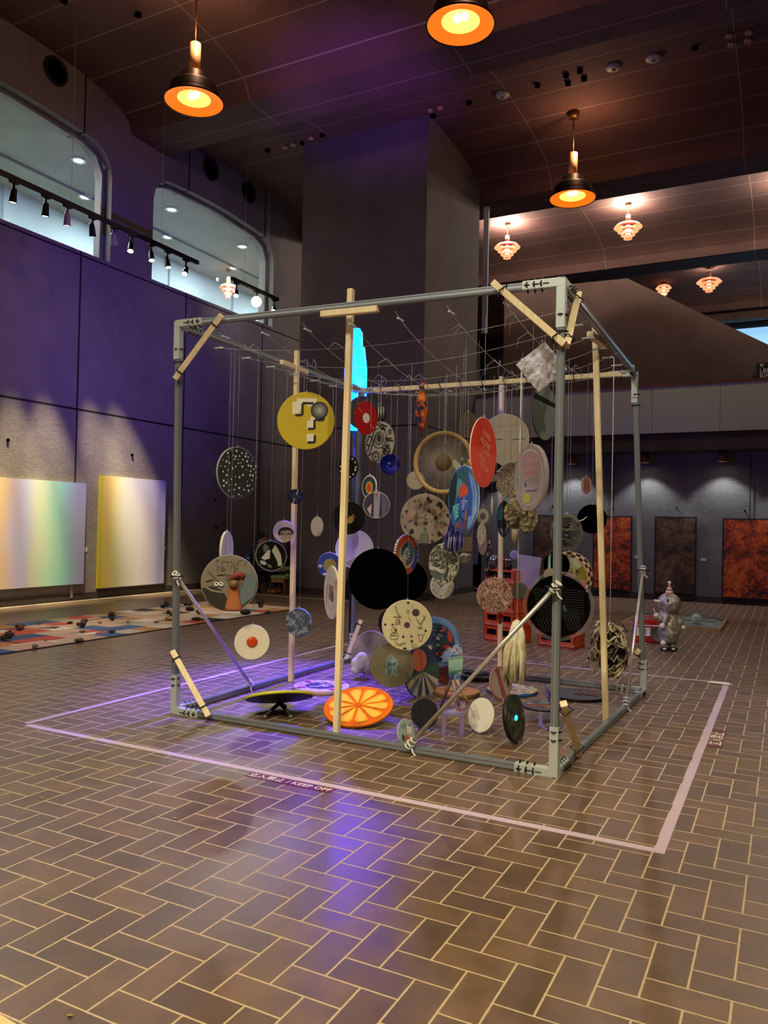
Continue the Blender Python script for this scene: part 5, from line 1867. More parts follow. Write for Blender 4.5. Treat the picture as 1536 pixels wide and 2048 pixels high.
# --- centre, upper
disc('circuit_disc', 'white disc with black circuit pattern below the red record', 'disc', 760, 885, 84, .4, d_circuit, -46, 0, 20, None, '#a8a190', '#5a564e', t=.012)
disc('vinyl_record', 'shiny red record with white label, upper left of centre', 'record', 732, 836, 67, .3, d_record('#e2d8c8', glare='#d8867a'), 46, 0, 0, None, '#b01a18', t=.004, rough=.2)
disc('vinyl_record', 'dark grey record behind the red record by the blue lantern', 'record', 727, 826, 68, .34, None, 12, 0, 0, None, '#2e2a34', t=.003, rough=.4)
disc('glass_bowl_disc', 'dark blue glass bowl with clear rim below the circuit disc', 'bowl', 780, 929, 41, .19, lambda f, o: [f.ring('#2a34c8', .1, -.05, .35, .5, 3.2, 6.2), f.ring('#1a2290', 0, 0, .68, .76, 3.5, 5.9), f.circle('#4a5ac0', -.1, .1, .18, .12)], 6, 0, 0, None, mat('#0d1160', .1, coat=.8), t=.02, part_name='bowl')
disc('target_disc', 'small white rimmed disc with orange and navy target rings', 'disc', 739, 974, 48, .2, d_target, -52, 0, 0, None, '#c8c4bc', t=.008)
disc('mirror_disc', 'violet mirror disc overlapping the small target disc', 'mirror', 753, 1010, 54, .22, d_mirror, -4, 0, 0, None, mat('#5a5268', .12, .6), '#b4b0ba', t=.006)
disc('beaded_disc', 'black disc edged with white beads, behind the front timber', 'disc', 697, 935, 50, .22, lambda f, o: [f.circle('#c0b8ac', .8 * math.cos(a), .8 * math.sin(a), .1, n=12) for a in [k * .5 for k in range(13)]], -40, 0, 0, 6.9, '#0a0908', t=.01)
disc('metal_lid', 'small cream round lid below left of the wheel of threads', 'lid', 831, 961, 37, .17, lambda f, o: [f.ring('#8a8068', 0, 0, .86, .9), f.line('#6a6250', [(-.15, .1), (.1, .3)], .04), f.line('#6a6250', [(.1, .1), (-.1, .3)], .04)], 10, 0, 0, None, '#a89c80', t=.012, part_name='lid_plate')
o = disc('collage_disc', 'beige disc of cut paper twigs and flowers, centre', 'disc', 850, 1038, 101, .45, d_kaleido, -10, 0, 0, 7.05, '#a89a84', '#b8ac98', t=.01)
disc('photo_disc', 'black and white crumpled photo disc above the clock', 'disc', 887, 1127, 80, .31, d_photo, -42, 0, -8, None, blotch('grey_photo', ((.36, '#15170f'), (.5, '#5a5a4e'), (.62, '#c4c4b2')), 22, .5, detail=6, dist=1.5), '#cfc6a8', t=.012)
o = disc('wall_clock', 'white wall clock hanging below the black and white photo disc', 'clock', 884, 1172, 51, .2, d_clock, -28, 0, 0, 6.5, '#c4c0b4', '#d2cdc0', t=.03, part_name='clock_face')
disc('clear_disc', 'faint brown see through disc upper right of the thread wheel', 'disc', 936, 850, 52, .24, None, -45, 0, 0, 7.2, clear('smoky_clear', '#8a7a60', .1, .15), t=.004)
disc('white_board_disc', 'big cream disc of stitched boards behind the rear timber', 'disc', 1008, 880, 104, .5, lambda f, o: [f.line('#3a342a', [(-.35, .02), (-.05, .02)], .03), f.line('#3a342a', [(.35, .0), (.85, .02)], .03), f.line('#8f866e', [(.28, 1), (.28, -.9)], .02), f.line('#8f866e', [(-.9, .3), (.9, .34)], .02)], -18, 0, 0, 7.5, '#a39880', '#b3a890', t=.015)
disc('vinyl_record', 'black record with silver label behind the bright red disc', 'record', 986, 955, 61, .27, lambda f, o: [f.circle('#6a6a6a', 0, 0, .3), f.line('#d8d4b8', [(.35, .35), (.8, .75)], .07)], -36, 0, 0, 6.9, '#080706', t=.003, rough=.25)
disc('red_disc', 'bright red disc scratched with handwritten words', 'disc', 967, 905, 141, .45, d_red, 68, 0, 0, 5.05, mat('#f0452c', .2, coat=.3), '#e0b0a0', t=.008)
disc('portrait_disc', 'oval blue painted portrait disc with red cap, below red disc', 'disc', 927, 998, 135, .45, d_portrait, -63, 0, 0, 5.3, '#2a62a8', '#9ab0d8', t=.012)
disc('grainy_disc', 'beige grainy disc left of the resin oval', 'disc', 1021, 961, 73, .3, None, -38, 0, 0, 6.3, blotch('grains', ((.42, '#5a4c3c'), (.52, '#8f8470'), (.62, '#a89c88')), 60, .5), '#b8b2a4', t=.006)
o = disc('resin_disc', 'tall clear resin oval with pink stripes of writing, before the steel post', 'disc', 1062, 955, 133, .45, lambda f, o: [f.ring('#a09c9c', 0, 0, .8, .86)] + [f.line(('#b06a70', '#b07a80', '#a08890')[k % 3], [(-.62 + .04 * k, .62 - .085 * k), (.62 - .02 * k, .66 - .085 * k)], .035) for k in range(9)] + [f.circle('#b0ac50', -.12, -.62, .24, .15), f.circle('#4a3a8a', -.2, -.22, .07), f.line('#3a2a5a', [(-.2, -.42), (0, -.4), (.3, -.42), (.55, -.36)], .025)], -62, 0, 0, 5.2, mat('#a89ca2', .15, alpha=.42), clear('resin_rim', '#c8c4c8', .1, .35), t=.03)
disc('dark_mirror_disc', 'dark oval mirror hanging below the crystal square', 'mirror', 1088, 823, 116, .4, lambda f, o: [f.poly('#1c1c1c', [(-.95, .62), (.95, .42), (.95, .22), (-.98, .36)])], 66, 0, 0, 5.4, mat('#93a09e', .15, .2), '#101010', t=.008)
disc('compact_disc', 'iridescent blue and white disc beside the shell sculpture', 'disc', 1008, 1038, 73, .3, lambda f, o: [f.poly('#2a7aa0', [(-.95, .3), (-.6, .7), (-.2, .5), (-.3, -.1), (-.9, -.1)]), f.poly('#c8c8d0', [(.3, -.2), (.95, .1), (.9, -.4), (.4, -.5)]), f.poly('#2f9a4a', [(.5, .5), (.85, .5), (.6, .1), (.4, .1)]), f.poly('#1a1a20', [(-.3, .1), (.1, .1), (.2, -.7), (-.4, -.7)]), f.poly('#b8aab4', [(-.6, -.5), (-.2, -.55), (-.2, -.92)]), f.poly('#7a6a9a', [(.1, -.5), (.6, -.5), (.3, -.9)])], 68, 0, 0, None, mat('#4a5068', .12, .4), t=.003)
disc('shell_disc', 'clear ring with a pale shell ornament below the black record', 'disc', 966, 1032, 42, .18, lambda f, o: [f.ring('#b0ac90', .02, -.02, .35, .72), f.circle('#6a5a34', .05, .1, .2, .12)], -40, 0, 0, None, clear('clear_ring', '#a8a4b0', .06, .1), t=.006)
disc('beige_oval_disc', 'speckled cream oval below the shell ornament', 'disc', 963, 1069, 44, .19, None, -68, 0, 0, 6.3, blotch('speckle', ((.4, '#8a7f64'), (.6, '#bdb294')), 50, .6), t=.01)
disc('beige_oval_disc', 'plain tan oval behind the speckled cream oval', 'disc', 965, 1090, 40, .19, None, -64, 0, 0, 7.0, '#a08a5c', t=.006)
disc('pink_disc', 'small pink speckled oval hanging alone before the back wall', 'disc', 1173, 970, 36, .15, lambda f, o: [f.circle('#7a4440', RR.uniform(-.6, .6), RR.uniform(-.7, .7), .06, n=8) for k in range(24)], 56, 0, 0, 6.4, '#b5867c', t=.006)
disc('black_disc', 'matt black disc behind the right timber, before a red painting', 'disc', 1184, 1038, 58, .24, None, 4, 0, 0, 6.35, MATTE_BLACK, t=.01)
disc('black_disc', 'small matt black disc behind the near steel post', 'disc', 1113, 1130, 52, .2, None, 4, 0, 0, 5.75, MATTE_BLACK, t=.01)
disc('checkered_disc', 'colourful disc with checkered rim behind the near steel post', 'disc', 1137, 1152, 98, .4, d_checker, 14, 0, 0, 6.3, '#a07a62', '#d8b8a0', t=.012)
o = disc('moire_disc', 'large black moire disc with clear acrylic rim crossed by the steel post', 'disc', 1117, 1212, 124, .42, lambda f, o: [f.line(('#0d0d0c', '#121211')[k % 2], [(-.85 + .02 * k, .55 - .075 * k + .02), (-.2, .5 - .075 * k), (.3, .53 - .075 * k), (.8, .5 - .075 * k)], .022, rough=.7) for k in range(13)] + [f.line('#11100f', [(.1 + .09 * k, -.1), (.35 + .09 * k, -.75)], .03, rough=.7) for k in range(6)] + [f.line('#100f0e', [(-.7 + .1 * k, -.4), (-.5 + .1 * k, -.85)], .03, rough=.7) for k in range(5)] + [f.poly('#2a4a34', [(.12, .02), (.2, .05), (.26, -.15), (.18, -.18)])], 4, 0, 0, None, mat('#040404', .15, spec=.25), t=.01)
rb = mb(clear('acrylic_rim', '#c8c0c4', .05, .06)).lathe([(.212, -.005), (.236, -.005), (.236, .005), (.212, .005)], 56).build('acrylic_rim', o)
disc('lace_disc', 'pink lacy foam disc hanging before the red crate stack', 'disc', 989, 1191, 72, .3, lambda f, o: [f.circle('#4a221c', *(lambda a, r: (r * math.cos(a), r * math.sin(a)))(RR.uniform(0, 6.28), .93 * math.sqrt(RR.random())), RR.uniform(.02, .06), RR.uniform(.015, .035), RR.uniform(0, 3), 8) for k in range(150)], -10, 0, 0, 6.7, blotch('foam', ((.4, '#9a6a5c'), (.6, '#c09a8c')), 30, .8, bump=.8), t=.02)
disc('compact_disc', 'small grey see through disc between lace disc and moire disc', 'disc', 1039, 1182, 33, .12, lambda f, o: [f.circle('#1a1a18', 0, 0, .08, n=12)], 4, 0, 0, 5.9, clear('grey_cd', '#6a7068', .15, .5), t=.002)


# --- wheel of threads
P = at(887, 925, 6.2)
R = facing(P, math.radians(-18))
o = thing('thread_wheel', 'wooden hoop strung with radiating threads, centre right', 'hoop', P, R)
rw = 126 / F * 6.2 / 2
mb(mat('#a88858', .5)).lathe([(rw * .87, -.012), (rw, -.012), (rw, .012), (rw * .87, .012), (rw * .87, -.012)], 64).build('wooden_hoop', o)
b = mb(mat('#b5ad98', .5))
for k in range(96):
    a = 2 * PI * k / 96
    c_, s_ = math.cos(a), math.sin(a)
    b.tube([(rw * .28 * c_, rw * .28 * s_, .004), (rw * .94 * c_, rw * .94 * s_, .0)], .0013, 3, False, False)
tag(b.build('threads', o), kind='stuff')
mb(mat('#5f4a32', .7)).lathe([(0, -.003), (rw * .3, -.003), (rw * .3, .004), (0, .004)], 36).build('hub', o)
hang(o, P, R, rw)

# --- butterfly before the wheel
P = at(924, 931, 5.6)
R = facing(P, -.3)
o = thing('butterfly_ornament', 'small yellow and black butterfly shape above the blue portrait', 'ornament', P, R)
b = MB()
for s, c_ in ((1, '#b88a30'), (-1, '#8a8a70')):
    b.use(mat(c_, .6)).prism([(0, -.01), (.05 * s, .045), (.075 * s, .03), (.06 * s, -.01), (.04 * s, -.035)], -.002, .002, 'z')
b.use(mat('#2a1a10', .6))
for k in range(4):
    b.tube([(.02 + .012 * k, .01 - .006 * k, .003), (.045 + .008 * k, .03 - .012 * k, .003)], .003, 4)
b.build('wings', o)
mb(BLACK).ball((0, 0, 0), .01, 1, (.6, 3, .6)).build('body', o)
hang(o, P, R, .04)

# --- soft and sculpted hanging things
def free(name, label, cat, px, py, dp, az=0, roll=0):
    P = at(px, py, dp)
    R = facing(P, math.radians(az), 0, math.radians(roll))
    return thing(name, label, cat, P, R), P, R, dp / F


o, P, R, k = free('woolly_spindle', 'fuzzy orange and navy spindle hanging from the net, upper centre', 'ornament', 843, 812, 6.9)
fz = blotch('fuzzy_wool', ((.4, '#2a2440'), (.47, '#a8481a'), (.6, '#d8782a')), 14, .95, 'CONSTANT', 2, bump=1)
b = mb(fz).lathe([(0, 52 * k), (.012, 46 * k), (8 * k, 20 * k), (12 * k, -8 * k), (13 * k, -25 * k), (8 * k, -42 * k), (0, -52 * k)], 24, (0, 0, 0), M.Rotation(-PI / 2, 3, 'X'))
for v in b.bm.verts:
    v.co += V([RR.uniform(-.004, .004) for _ in range(3)])
b.build('spindle', o)
hang(o, P, R, 51 * k)

o, P, R, k = free('feather_bundle', 'black bundle with three pale feathers beside the red record', 'ornament', 762, 826, 7.8)
mb(BLACK).ball((0, 0, 0), 18 * k, 3, (.55, 1.1, .4)).build('bundle', o)
for x, c_ in ((-5, '#b8a060'), (0, '#c8c0a0'), (5, '#8f8a90')):
    mb(mat(c_, .6)).tube([(x * k, 12 * k, 7 * k), (x * k, 0, 9 * k), (x * 1.1 * k, -13 * k, 6 * k)], [.004, .009, .003], 8).build('feather', o)
hang(o, P, R, 20 * k)

o, P, R, k = free('crystal_square', 'crumpled clear crystal square hung by its corner beside the steel post', 'ornament', 1083, 734, 5.0, 0, 0)
t_ = NT('crystal_glass')
n_ = t_.noise(16, t_.coords(), 5, .6, 1.5)
t_.bump(n_.outputs[0], 1.0, .03)
cr = t_.out(t_.ramp(n_.outputs[0], [(.35, '#d4cedc'), (.5, '#eceaf4'), (.66, '#ffffff')]), .08)
t_.b.inputs['Alpha'].default_value = .8
b = mb(cr)
g = 9
grid = {}
for i in range(g):
    for j in range(g):
        u, v = i / (g - 1) * 2 - 1, j / (g - 1) * 2 - 1
        s = 36 * k
        x, y = u * s, v * s
        x, y = (x * .78 - y * .62) * 1.0, (x * .62 + y * .78) * 1.0
        z = RR.uniform(-.012, .012)
        grid[i, j] = b.bm.verts.new((x, y, z + .012)), b.bm.verts.new((x, y, z - .012))
for i in range(g - 1):
    for j in range(g - 1):
        for q in (0, 1):
            f_ = b.bm.faces.new([grid[a][q] for a in ((i, j), (i + 1, j), (i + 1, j + 1), (i, j + 1))])
            f_.material_index = 0
edge = [(i, 0) for i in range(g)] + [(g - 1, j) for j in range(1, g)] + [(i, g - 1) for i in range(g - 2, -1, -1)] + [(0, j) for j in range(g - 2, 0, -1)]
for a, c in zip(edge, edge[1:] + edge[:1]):
    b.bm.faces.new((grid[a][0], grid[c][0], grid[c][1], grid[a][1]))
b.build('crystal_sheet', o)
b = mb(mat('#c4bccc', .2))
for s_ in ((0, 1), (1, 0)):
    pass
hang(o, P, R, 50 * k)

o, P, R, k = free('shell_sculpture', 'brown crusted shell sculpture under the resin oval', 'sculpture', 1040, 1035, 5.7)
rk = blotch('crust', ((.35, '#2a2416'), (.5, '#6a5c40'), (.62, '#a89c78')), 26, .6, bump=1, dist=1)
b = mb(rk).ball((-6 * k, 8 * k, 0), 26 * k, 3, (1, 1.15, .5), None, .008).ball((14 * k, 0, 0), 22 * k, 3, (.9, 1.5, .45), None, .008)
b.build('crust', o)
mb(mat('#9a8c72', .6)).tube([(-8 * k, -24 * k, .01), (-10 * k, -42 * k, .0), (-8 * k, -55 * k, 0)], [.03, .022, .008], 10).build('drip', o)
hang(o, P, R, 36 * k)

o, P, R, k = free('white_wand', 'thin cream wand hanging below the black record', 'ornament', 984, 1013, 6.2)
mb(mat('#c4b890', .5)).tube([(0, 17 * k, 0), (0, 8 * k, 0), (0, -8 * k, 0), (0, -17 * k, 0)], [.004, .009, .009, .004], 10).build('wand', o)
hang(o, P, R, 17 * k)

o, P, R, k = free('purple_fan', 'purple draped cloth piece under the blue portrait disc', 'ornament', 907, 1072, 5.9)
pv = blotch('violet_cloth', ((.35, '#2a2468'), (.5, '#4a48a0'), (.64, '#8a86c0')), 16, .6, bump=.6)
b = mb(pv)
n = 14
top_, bot = [], []
for i in range(n):
    u = i / (n - 1) * 2 - 1
    z = .012 * math.sin(i * 1.9)
    top_.append(V((u * 10 * k + 2 * k, 36 * k - abs(u) * 8 * k, z)))
    bot.append(V((u * 19 * k, -34 * k + 10 * k * u * u + (6 * k if i % 2 else 0), z * 1.6)))
for i in range(n - 1):
    m0, m1 = top_[i].lerp(bot[i], .5) + V((top_[i].x * .5, 0, 0)), top_[i + 1].lerp(bot[i + 1], .5) + V((top_[i + 1].x * .5, 0, 0))
    for a, c, d_, e in ((top_[i], top_[i + 1], m1, m0), (m0, m1, bot[i + 1], bot[i])):
        b.face([a, c, d_, e])
        b.face([p_ - V((0, 0, .004)) for p_ in (a, e, d_, c)])
b.build('cloth', o, fix=False)
b = mb(mat('#b8b4d4', .5))
for x in (-8, -4, 2):
    b.tube([(x * k, -2 * k, .016), ((x - 2) * k, -26 * k, .02)], .0035, 5)
b.build('pale_strokes', o)
hang(o, P, R, 34 * k)

o, P, R, k = free('grey_bag', 'crumpled grey plastic piece below the tan poster', 'bag', 931, 1117, 6.6)
remesh(mb(blotch('grey_film', ((.4, '#4a403e'), (.6, '#8a7c78')), 20, .3)).ball((-3 * k, 0, 0), 11 * k, 3, (1, 1.1, .5), None, .006).ball((6 * k, 3 * k, 0), 8 * k, 3, (1, 1, .5), None, .006).build('film', o), .008)
mb(STRING).tube([(0, 8 * k, 0), R.transposed() @ (V((P.x, P.y, net_z(P.x, P.y))) - P)], .0012, 5).build('string', o)

o, P, R, k = free('tassel', 'cream mop like tassel of cloth strips on a long cord', 'tassel', 1033, 1300, 5.8)
cl = blotch('cream_cloth', ((.4, '#cfc494'), (.6, '#f0ead0')), 8, .7, bump=.3)
mb(cl).lathe([(0, 62 * k), (6 * k, 58 * k), (9 * k, 46 * k), (8 * k, 40 * k), (0, 38 * k)], 20, (0, 0, 0), M.Rotation(-PI / 2, 3, 'X')).build('knot', o)
for q in range(30):
    a = q * 2.4
    r0, r1 = RR.uniform(3, 10) * k, RR.uniform(6, 22) * k
    L = RR.uniform(-70, -48) * k
    mb(cl).tube([(r0 * math.cos(a) * .6, 56 * k, r0 * math.sin(a) * .6), (r0 * math.cos(a) * 1.3, 30 * k, r0 * math.sin(a)), (r1 * math.cos(a), -5 * k, r1 * math.sin(a) * .8), (r1 * math.cos(a) * 1.02 + RR.uniform(-3, 3) * k, L, r1 * math.sin(a) * .8)], [.012, .017, .018, .009], 7).build('strip', o)
for q in (1,):
    mb(ROPE).tube([(0, 60 * k, 0), R.transposed() @ (V((P.x, P.y, net_z(P.x, P.y))) - P)], .004, 6).build('cord', o)

o, P, R, k = free('rope_bundle', 'bulky tangle of grey brown camouflage strips behind the right timber', 'bundle', 1219, 1298, 6.3)
ST = [mat('#544a38', .9), mat('#a89c7c', .9), mat('#cabf9e', .9), mat('#6f644c', .9), mat('#b8ac8a', .9)]
b = MB()
b.use(mat('#2c261c', .95)).ball((0, 0, 0), 27 * k, 3, (1, 1.35, .8), None, .02)
for q in range(120):
    b.use(ST[q % 5])
    a, c_ = RR.uniform(0, 6.28), RR.uniform(-1.3, 1.3)
    r_ = RR.uniform(30, 39) * k
    pts = []
    for i in range(6):
        a += RR.uniform(-.35, .35)
        c_ += RR.uniform(-.3, .3)
        r_ *= RR.uniform(.94, 1.08)
        pts.append((r_ * math.cos(c_) * math.cos(a), r_ * 1.4 * math.sin(c_), r_ * .85 * math.cos(c_) * math.sin(a)))
    b.tube(pts, [.004, .009, .011, .01, .009, .004], 5)
b.build('camouflage_strips', o)
mb(ROPE).tube([(0, 40 * k, 0), R.transposed() @ (V((P.x, P.y, net_z(P.x, P.y))) - P)], .003, 6).build('cord', o)

o, P, R, k = free('twig_ball', 'see through globe of twigs and leaves behind the near steel post', 'plant ball', 1133, 1064, 6.0)
b = mb(mat('#8a8468', .7))
for q in range(36):
    a, c_ = RR.uniform(0, 6.28), RR.uniform(-1.2, 1.2)
    r_ = 30 * k
    pts = []
    for i in range(7):
        a += .3
        c_ += RR.uniform(-.2, .2)
        pts.append((r_ * math.cos(c_) * math.cos(a), r_ * 1.15 * math.sin(c_), r_ * math.cos(c_) * math.sin(a)))
    b.tube(pts, .0022, 4)
b.build('twigs', o)
b = MB()
for q in range(26):
    b.use((mat('#4a5a34', .6), mat('#2f3d22', .6), mat('#7a8060', .6))[q % 3])
    a, c_, r_ = RR.uniform(0, 6.28), RR.uniform(-1.1, 1.1), RR.uniform(8, 27) * k
    b.ball((r_ * math.cos(c_) * math.cos(a) - 6 * k, r_ * math.sin(c_), r_ * math.cos(c_) * math.sin(a)), .017, 1, (1.3, .8, .25), M.Rotation(a, 3, 'X') @ M.Rotation(c_, 3, 'Y'))
b.build('leaves', o)
mb(mat('#c8c4b0', .6)).tube([(24 * k, 22 * k, 10 * k), (32 * k, 25 * k, 12 * k), (40 * k, 32 * k, 12 * k)], [.006, .005, .001], 6).build('pale_leaf', o)
mb(clear('clear_globe', '#c0c4b8', .05, -.12)).ball((0, 0, 0), 32 * k, 4, (1, 1.15, 1)).build('globe', o)
hang(o, P, R, 37 * k)

o, P, R, k = free('red_gem', 'small dark red faceted gem hanging under the pink lace disc', 'ornament', 1000, 1236, 6.3)
mb(mat('#6a0f0c', .15, coat=.5)).lathe([(0, 14 * k), (5 * k, 8 * k), (6.5 * k, 0), (5 * k, -8 * k), (0, -14 * k)], 7, (0, 0, 0), M.Rotation(-PI / 2, 3, 'X'), False).build('gem', o)
hang(o, P, R, 14 * k)

o, P, R, k = free('carton_ornament', 'little beige carton with turquoise stick beside the near steel post', 'ornament', 1100, 1145, 5.6)
mb(mat('#9a8464', .7)).bx((-9 * k, -9 * k, -.02), (9 * k, 5 * k, .02)).prism([(-9 * k, 5 * k), (9 * k, 5 * k), (0, 9 * k)], -.02, .02, 'z').build('carton', o)
mb(mat('#7ab0b0', .5)).bx((-4 * k, 6 * k, -.008), (1 * k, 33 * k, .008)).build('stick', o)
hang(o, P, R, 33 * k)

o, P, R, k = free('painted_banner', 'ragged green and blue painted cloth hanging before the blue rimmed disc', 'banner', 912, 1325, 6.4, -20)
b = mb(mat('#8fb49c', .7))
def strip_(c_, pts, z=0.0):
    b.use(c_ if not isinstance(c_, str) else mat(c_, .7)).prism([(x * k, y * k) for x, y in pts], z - .003, z + .003, 'z')
strip_(blotch('splash', ((.4, '#2a5a9a'), (.5, '#8fb0c8'), (.6, '#a83a34')), 14, .6), [(-6, 32), (4, 42), (12, 30), (14, 18), (-14, 14), (-12, 24)])
strip_('#7a9c88', [(-16, 8), (15, 16), (15, 10), (-16, 2)], .001)
strip_('#93b8a4', [(-16, 2), (15, 10), (14, -12), (-15, -20)])
strip_('#5a8a70', [(-15, -20), (14, -12), (13, -17), (-15, -25)], .001)
strip_(blotch('splash2', ((.4, '#20509a'), (.52, '#b0bcc8'), (.6, '#3a6aa0')), 16, .6), [(-15, -25), (13, -17), (8, -38), (2, -46), (-4, -38), (-10, -40)])
b.build('cloth', o)
hang(o, P, R, 40 * k)

# --- clear stands on the floor and what leans on them
def stand(p, ang, s, label, tint='#c4b8e0'):
    t = thing('display_stand', label, 'stand', (p.x, p.y, 0), rz(ang), 'clear plate stands on the floor')
    am = clear('blue_lit_acrylic', tint, .06, .3)  # clear acrylic, violet cast of the blue light put into the tint
    for x in (-.5, .5):
        q = mb(am)
        q.prism([(-.55 * s, 0), (-.62 * s, .14 * s), (-.5 * s, .16 * s), (-.42 * s, .08 * s), (-.12 * s, .12 * s), (.12 * s, .9 * s), (.2 * s, .9 * s), (.3 * s, .1 * s), (.55 * s, 0), (.42 * s, 0), (.2 * s, .06 * s), (-.3 * s, .05 * s), (-.42 * s, 0)], x * s - .005, x * s + .005, 'x')
        q.build('easel_leg', t)
    mb(am).bx((-.5 * s, -.02 * s, .1 * s), (.5 * s, .0, .16 * s)).build('crossbar', t)
    return t


def leaning(name, label, cat, px, py, w_px, h_px, foot_py, front, draw, az, tilt=18, t=.01, rim=None, stand_label=None, s=.1, roll=0):
    q = onz(px, foot_py)
    dp = (q - CP).dot(FW)
    P = at(px, py, dp)
    D = h_px * dp / F / math.cos(math.radians(tilt)) 
    R = facing(P, math.radians(az), math.radians(tilt), math.radians(roll))
    o = thing(name, label, cat, P, R)
    fm = front if not isinstance(front, str) else mat(front, .5)
    f = Face(D / 2, t, fm, (mat(rim, .5) if isinstance(rim, str) else rim) or fm)
    if draw:
        draw(f, o)
    f.build('panel', o, fix=False)
    if stand_label:
        n = R @ V((0, 0, 1))
        b_ = P - (R @ V((0, 1, 0))) * D / 2
        stand(V((b_.x, b_.y, 0)) - V((n.x, n.y, 0)).normalized() * .03, math.atan2(n.y, n.x) + PI / 2, s, stand_label)
    return o


leaning('patch_disc', 'dull olive disc with pale blue glazed patch, low centre', 'disc', 784, 1330, 84, 88, 1403, '#6e664c', d_patch, -4, 6, .012, '#8a8260', 'clear stand under the olive disc with the glazed patch', .13)
leaning('grey_disc', 'tilted grey beige disc behind the white lumpy sculpture', 'disc', 741, 1305, 70, 84, 1352, blotch('stone_grey', ((.35, '#5a5244'), (.65, '#8a8070')), 5, .6), None, -28, 14, .012, '#a89e8c', 'clear stand under the tilted grey beige disc', .12)
leaning('fan_disc', 'disc with salmon circle and fan of coloured wedges, on a stand', 'disc', 843, 1344, 62, 104, 1390, '#3a4668', d_fan, 48, 8, .012, '#1c1c28', 'clear stand under the fan disc with the salmon circle', .12)
leaning('black_disc', 'small furry black disc on a stand behind the slanting pipe', 'disc', 849, 1427, 47, 56, 1460, blotch('black_felt', ((.4, '#050606'), (.6, '#171b1b')), 60, .95, bump=.8), None, -24, 14, .02, None, 'clear stand under the furry black disc', .09)
leaning('star_disc', 'smallest pale disc with red star, at the foot of the slanting pipe', 'disc', 812, 1465, 28, 52, 1492, '#9aa8a0', d_star, 52, 14, .006, '#b8beb8', 'clear stand under the smallest disc with red star', .07, -14)
leaning('white_board_disc', 'plain cream disc on a stand right of the furry black disc', 'disc', 962, 1430, 46, 66, 1465, '#e0dacb', None, -42, 14, .008, '#d0c8b0', 'clear stand under the plain cream disc', .09, -10)
o = leaning('agate_disc', 'dark green mottled disc seen edge on with a small blue light', 'disc', 1028, 1436, 36, 92, 1484, blotch('agate', ((.35, '#120d08'), (.48, '#1d3a2a'), (.56, '#3a3a24'), (.66, '#8a7048')), 12, .3, dist=1.2), lambda f, o: [f.circle('#1a6a5a', .05, .05, .2, .16)], 68, 10, .03, '#120c08', 'clear stand under the dark green mottled disc', .09, 12)
q = mb(mat('#40e0ff', .4, emit='#28d8ff', es=2.5)).ball((.0, 0, .016), .022, 2, (1.2, .8, .3)).build('blue_light', o)
leaning('striped_disc', 'tilted disc with pink grey and green stripes left of the tassel', 'disc', 1001, 1366, 38, 64, 1399, '#9a8c82', lambda f, o: [f.poly('#8a4440', [(-.15, .95), (.15, .95), (.1, -.95), (-.3, -.9)]), f.poly('#3f4430', [(.5, .8), (.68, .65), (.75, -.3), (.5, -.5)]), f.ring('#a8605a', 0, 0, .9, .98)], 50, 12, .015, '#a8706a', 'clear stand under the striped pink disc', .09, 14)
o = leaning('red_curl', 'dark red curled shape on the floor under the painted cloth', 'ornament', 884, 1346, 30, 42, 1368, '#5a140c', lambda f, o: [f.ring('#8a2414', .1, .1, .45, .7, .5, 4.5)], 45, 30, .01)

o = thing('white_sculpture', 'lumpy white boulder sculpture on little clear feet', 'sculpture', onz(721, 1357) + V((0, 0, 0)), rz(YAW))
k = (onz(721, 1357) - CP).dot(FW) / F
WH = blotch('white_plaster', ((.3, '#b8b4b4'), (.7, '#d8d4d2')), 6, .6, bump=.3)
remesh(mb(WH).ball((-4 * k, 0, 28 * k), 16 * k, 3, (1, .7, 1.1), None, .006).ball((2 * k, 0, 40 * k), 13 * k, 3, (1, .7, 1), None, .006).ball((10 * k, .01, 26 * k), 10 * k, 3, (.8, .7, 1.6), None, .004).ball((-10 * k, -.02, 17 * k), 10 * k, 3, (1, .7, .8)).build('boulder', o), .009)
for x in (-11, 12):
    mb(ACRYL).bx((x * k - .012, -.05, 0), (x * k + .012, .06, 12 * k)).build('foot', o)

# --- discs lying on the floor
def lying(name, label, cat, px, py, w_px, front, draw, z=.0, t=.02, rim=None, rot=0):
    q = onz(px, py, z + t / 2)
    dp = (q - CP).dot(FW)
    D = w_px * dp / F
    o = thing(name, label, cat, (q.x, q.y, z + t / 2 + .0005), rz(YAW + rot))
    fm = front if not isinstance(front, str) else mat(front, .5)
    f = Face(D / 2, t, fm, (mat(rim, .5) if isinstance(rim, str) else rim) or fm)
    if draw:
        draw(f, o)
    f.build('panel', o, fix=False)
    return o


lying('game_disc', 'white ring lettered disc with black centre lying behind the orange slice', 'disc', 643, 1375, 112, '#c4b4b8', d_ringgame, 0, .035, '#b8a0a0')
lying('wooden_disc', 'flat tan wooden disc lying on the floor by the clear stands', 'disc', 914, 1385, 90, '#b07850', lambda f, o: [f.circle('#8a5a34', -.1, .1, .5), f.poly('#c09a58', [(-.5, .5), (.2, .3), (.1, -.1), (-.4, .1)])], 0, .035, '#7a5a38')
q = onz(955, 1358)
o = thing('black_ring', 'black open ring lying at the rear rail', 'ring', (q.x, q.y, 0), rz(YAW))
rr_ = 34 * (q - CP).dot(FW) / F
mb(mat('#14110d', .4)).lathe([(rr_ * .82, 0), (rr_, 0), (rr_, .05), (rr_ * .9, .055), (rr_ * .82, .05), (rr_ * .82, 0)], 48).build('band', o)
mb(mat('#5a4c38', .5)).lathe([(rr_ * .92, .0555), (rr_ * 1.01, .046), (rr_ * 1.01, .04)], 48).build('tan_edge', o)
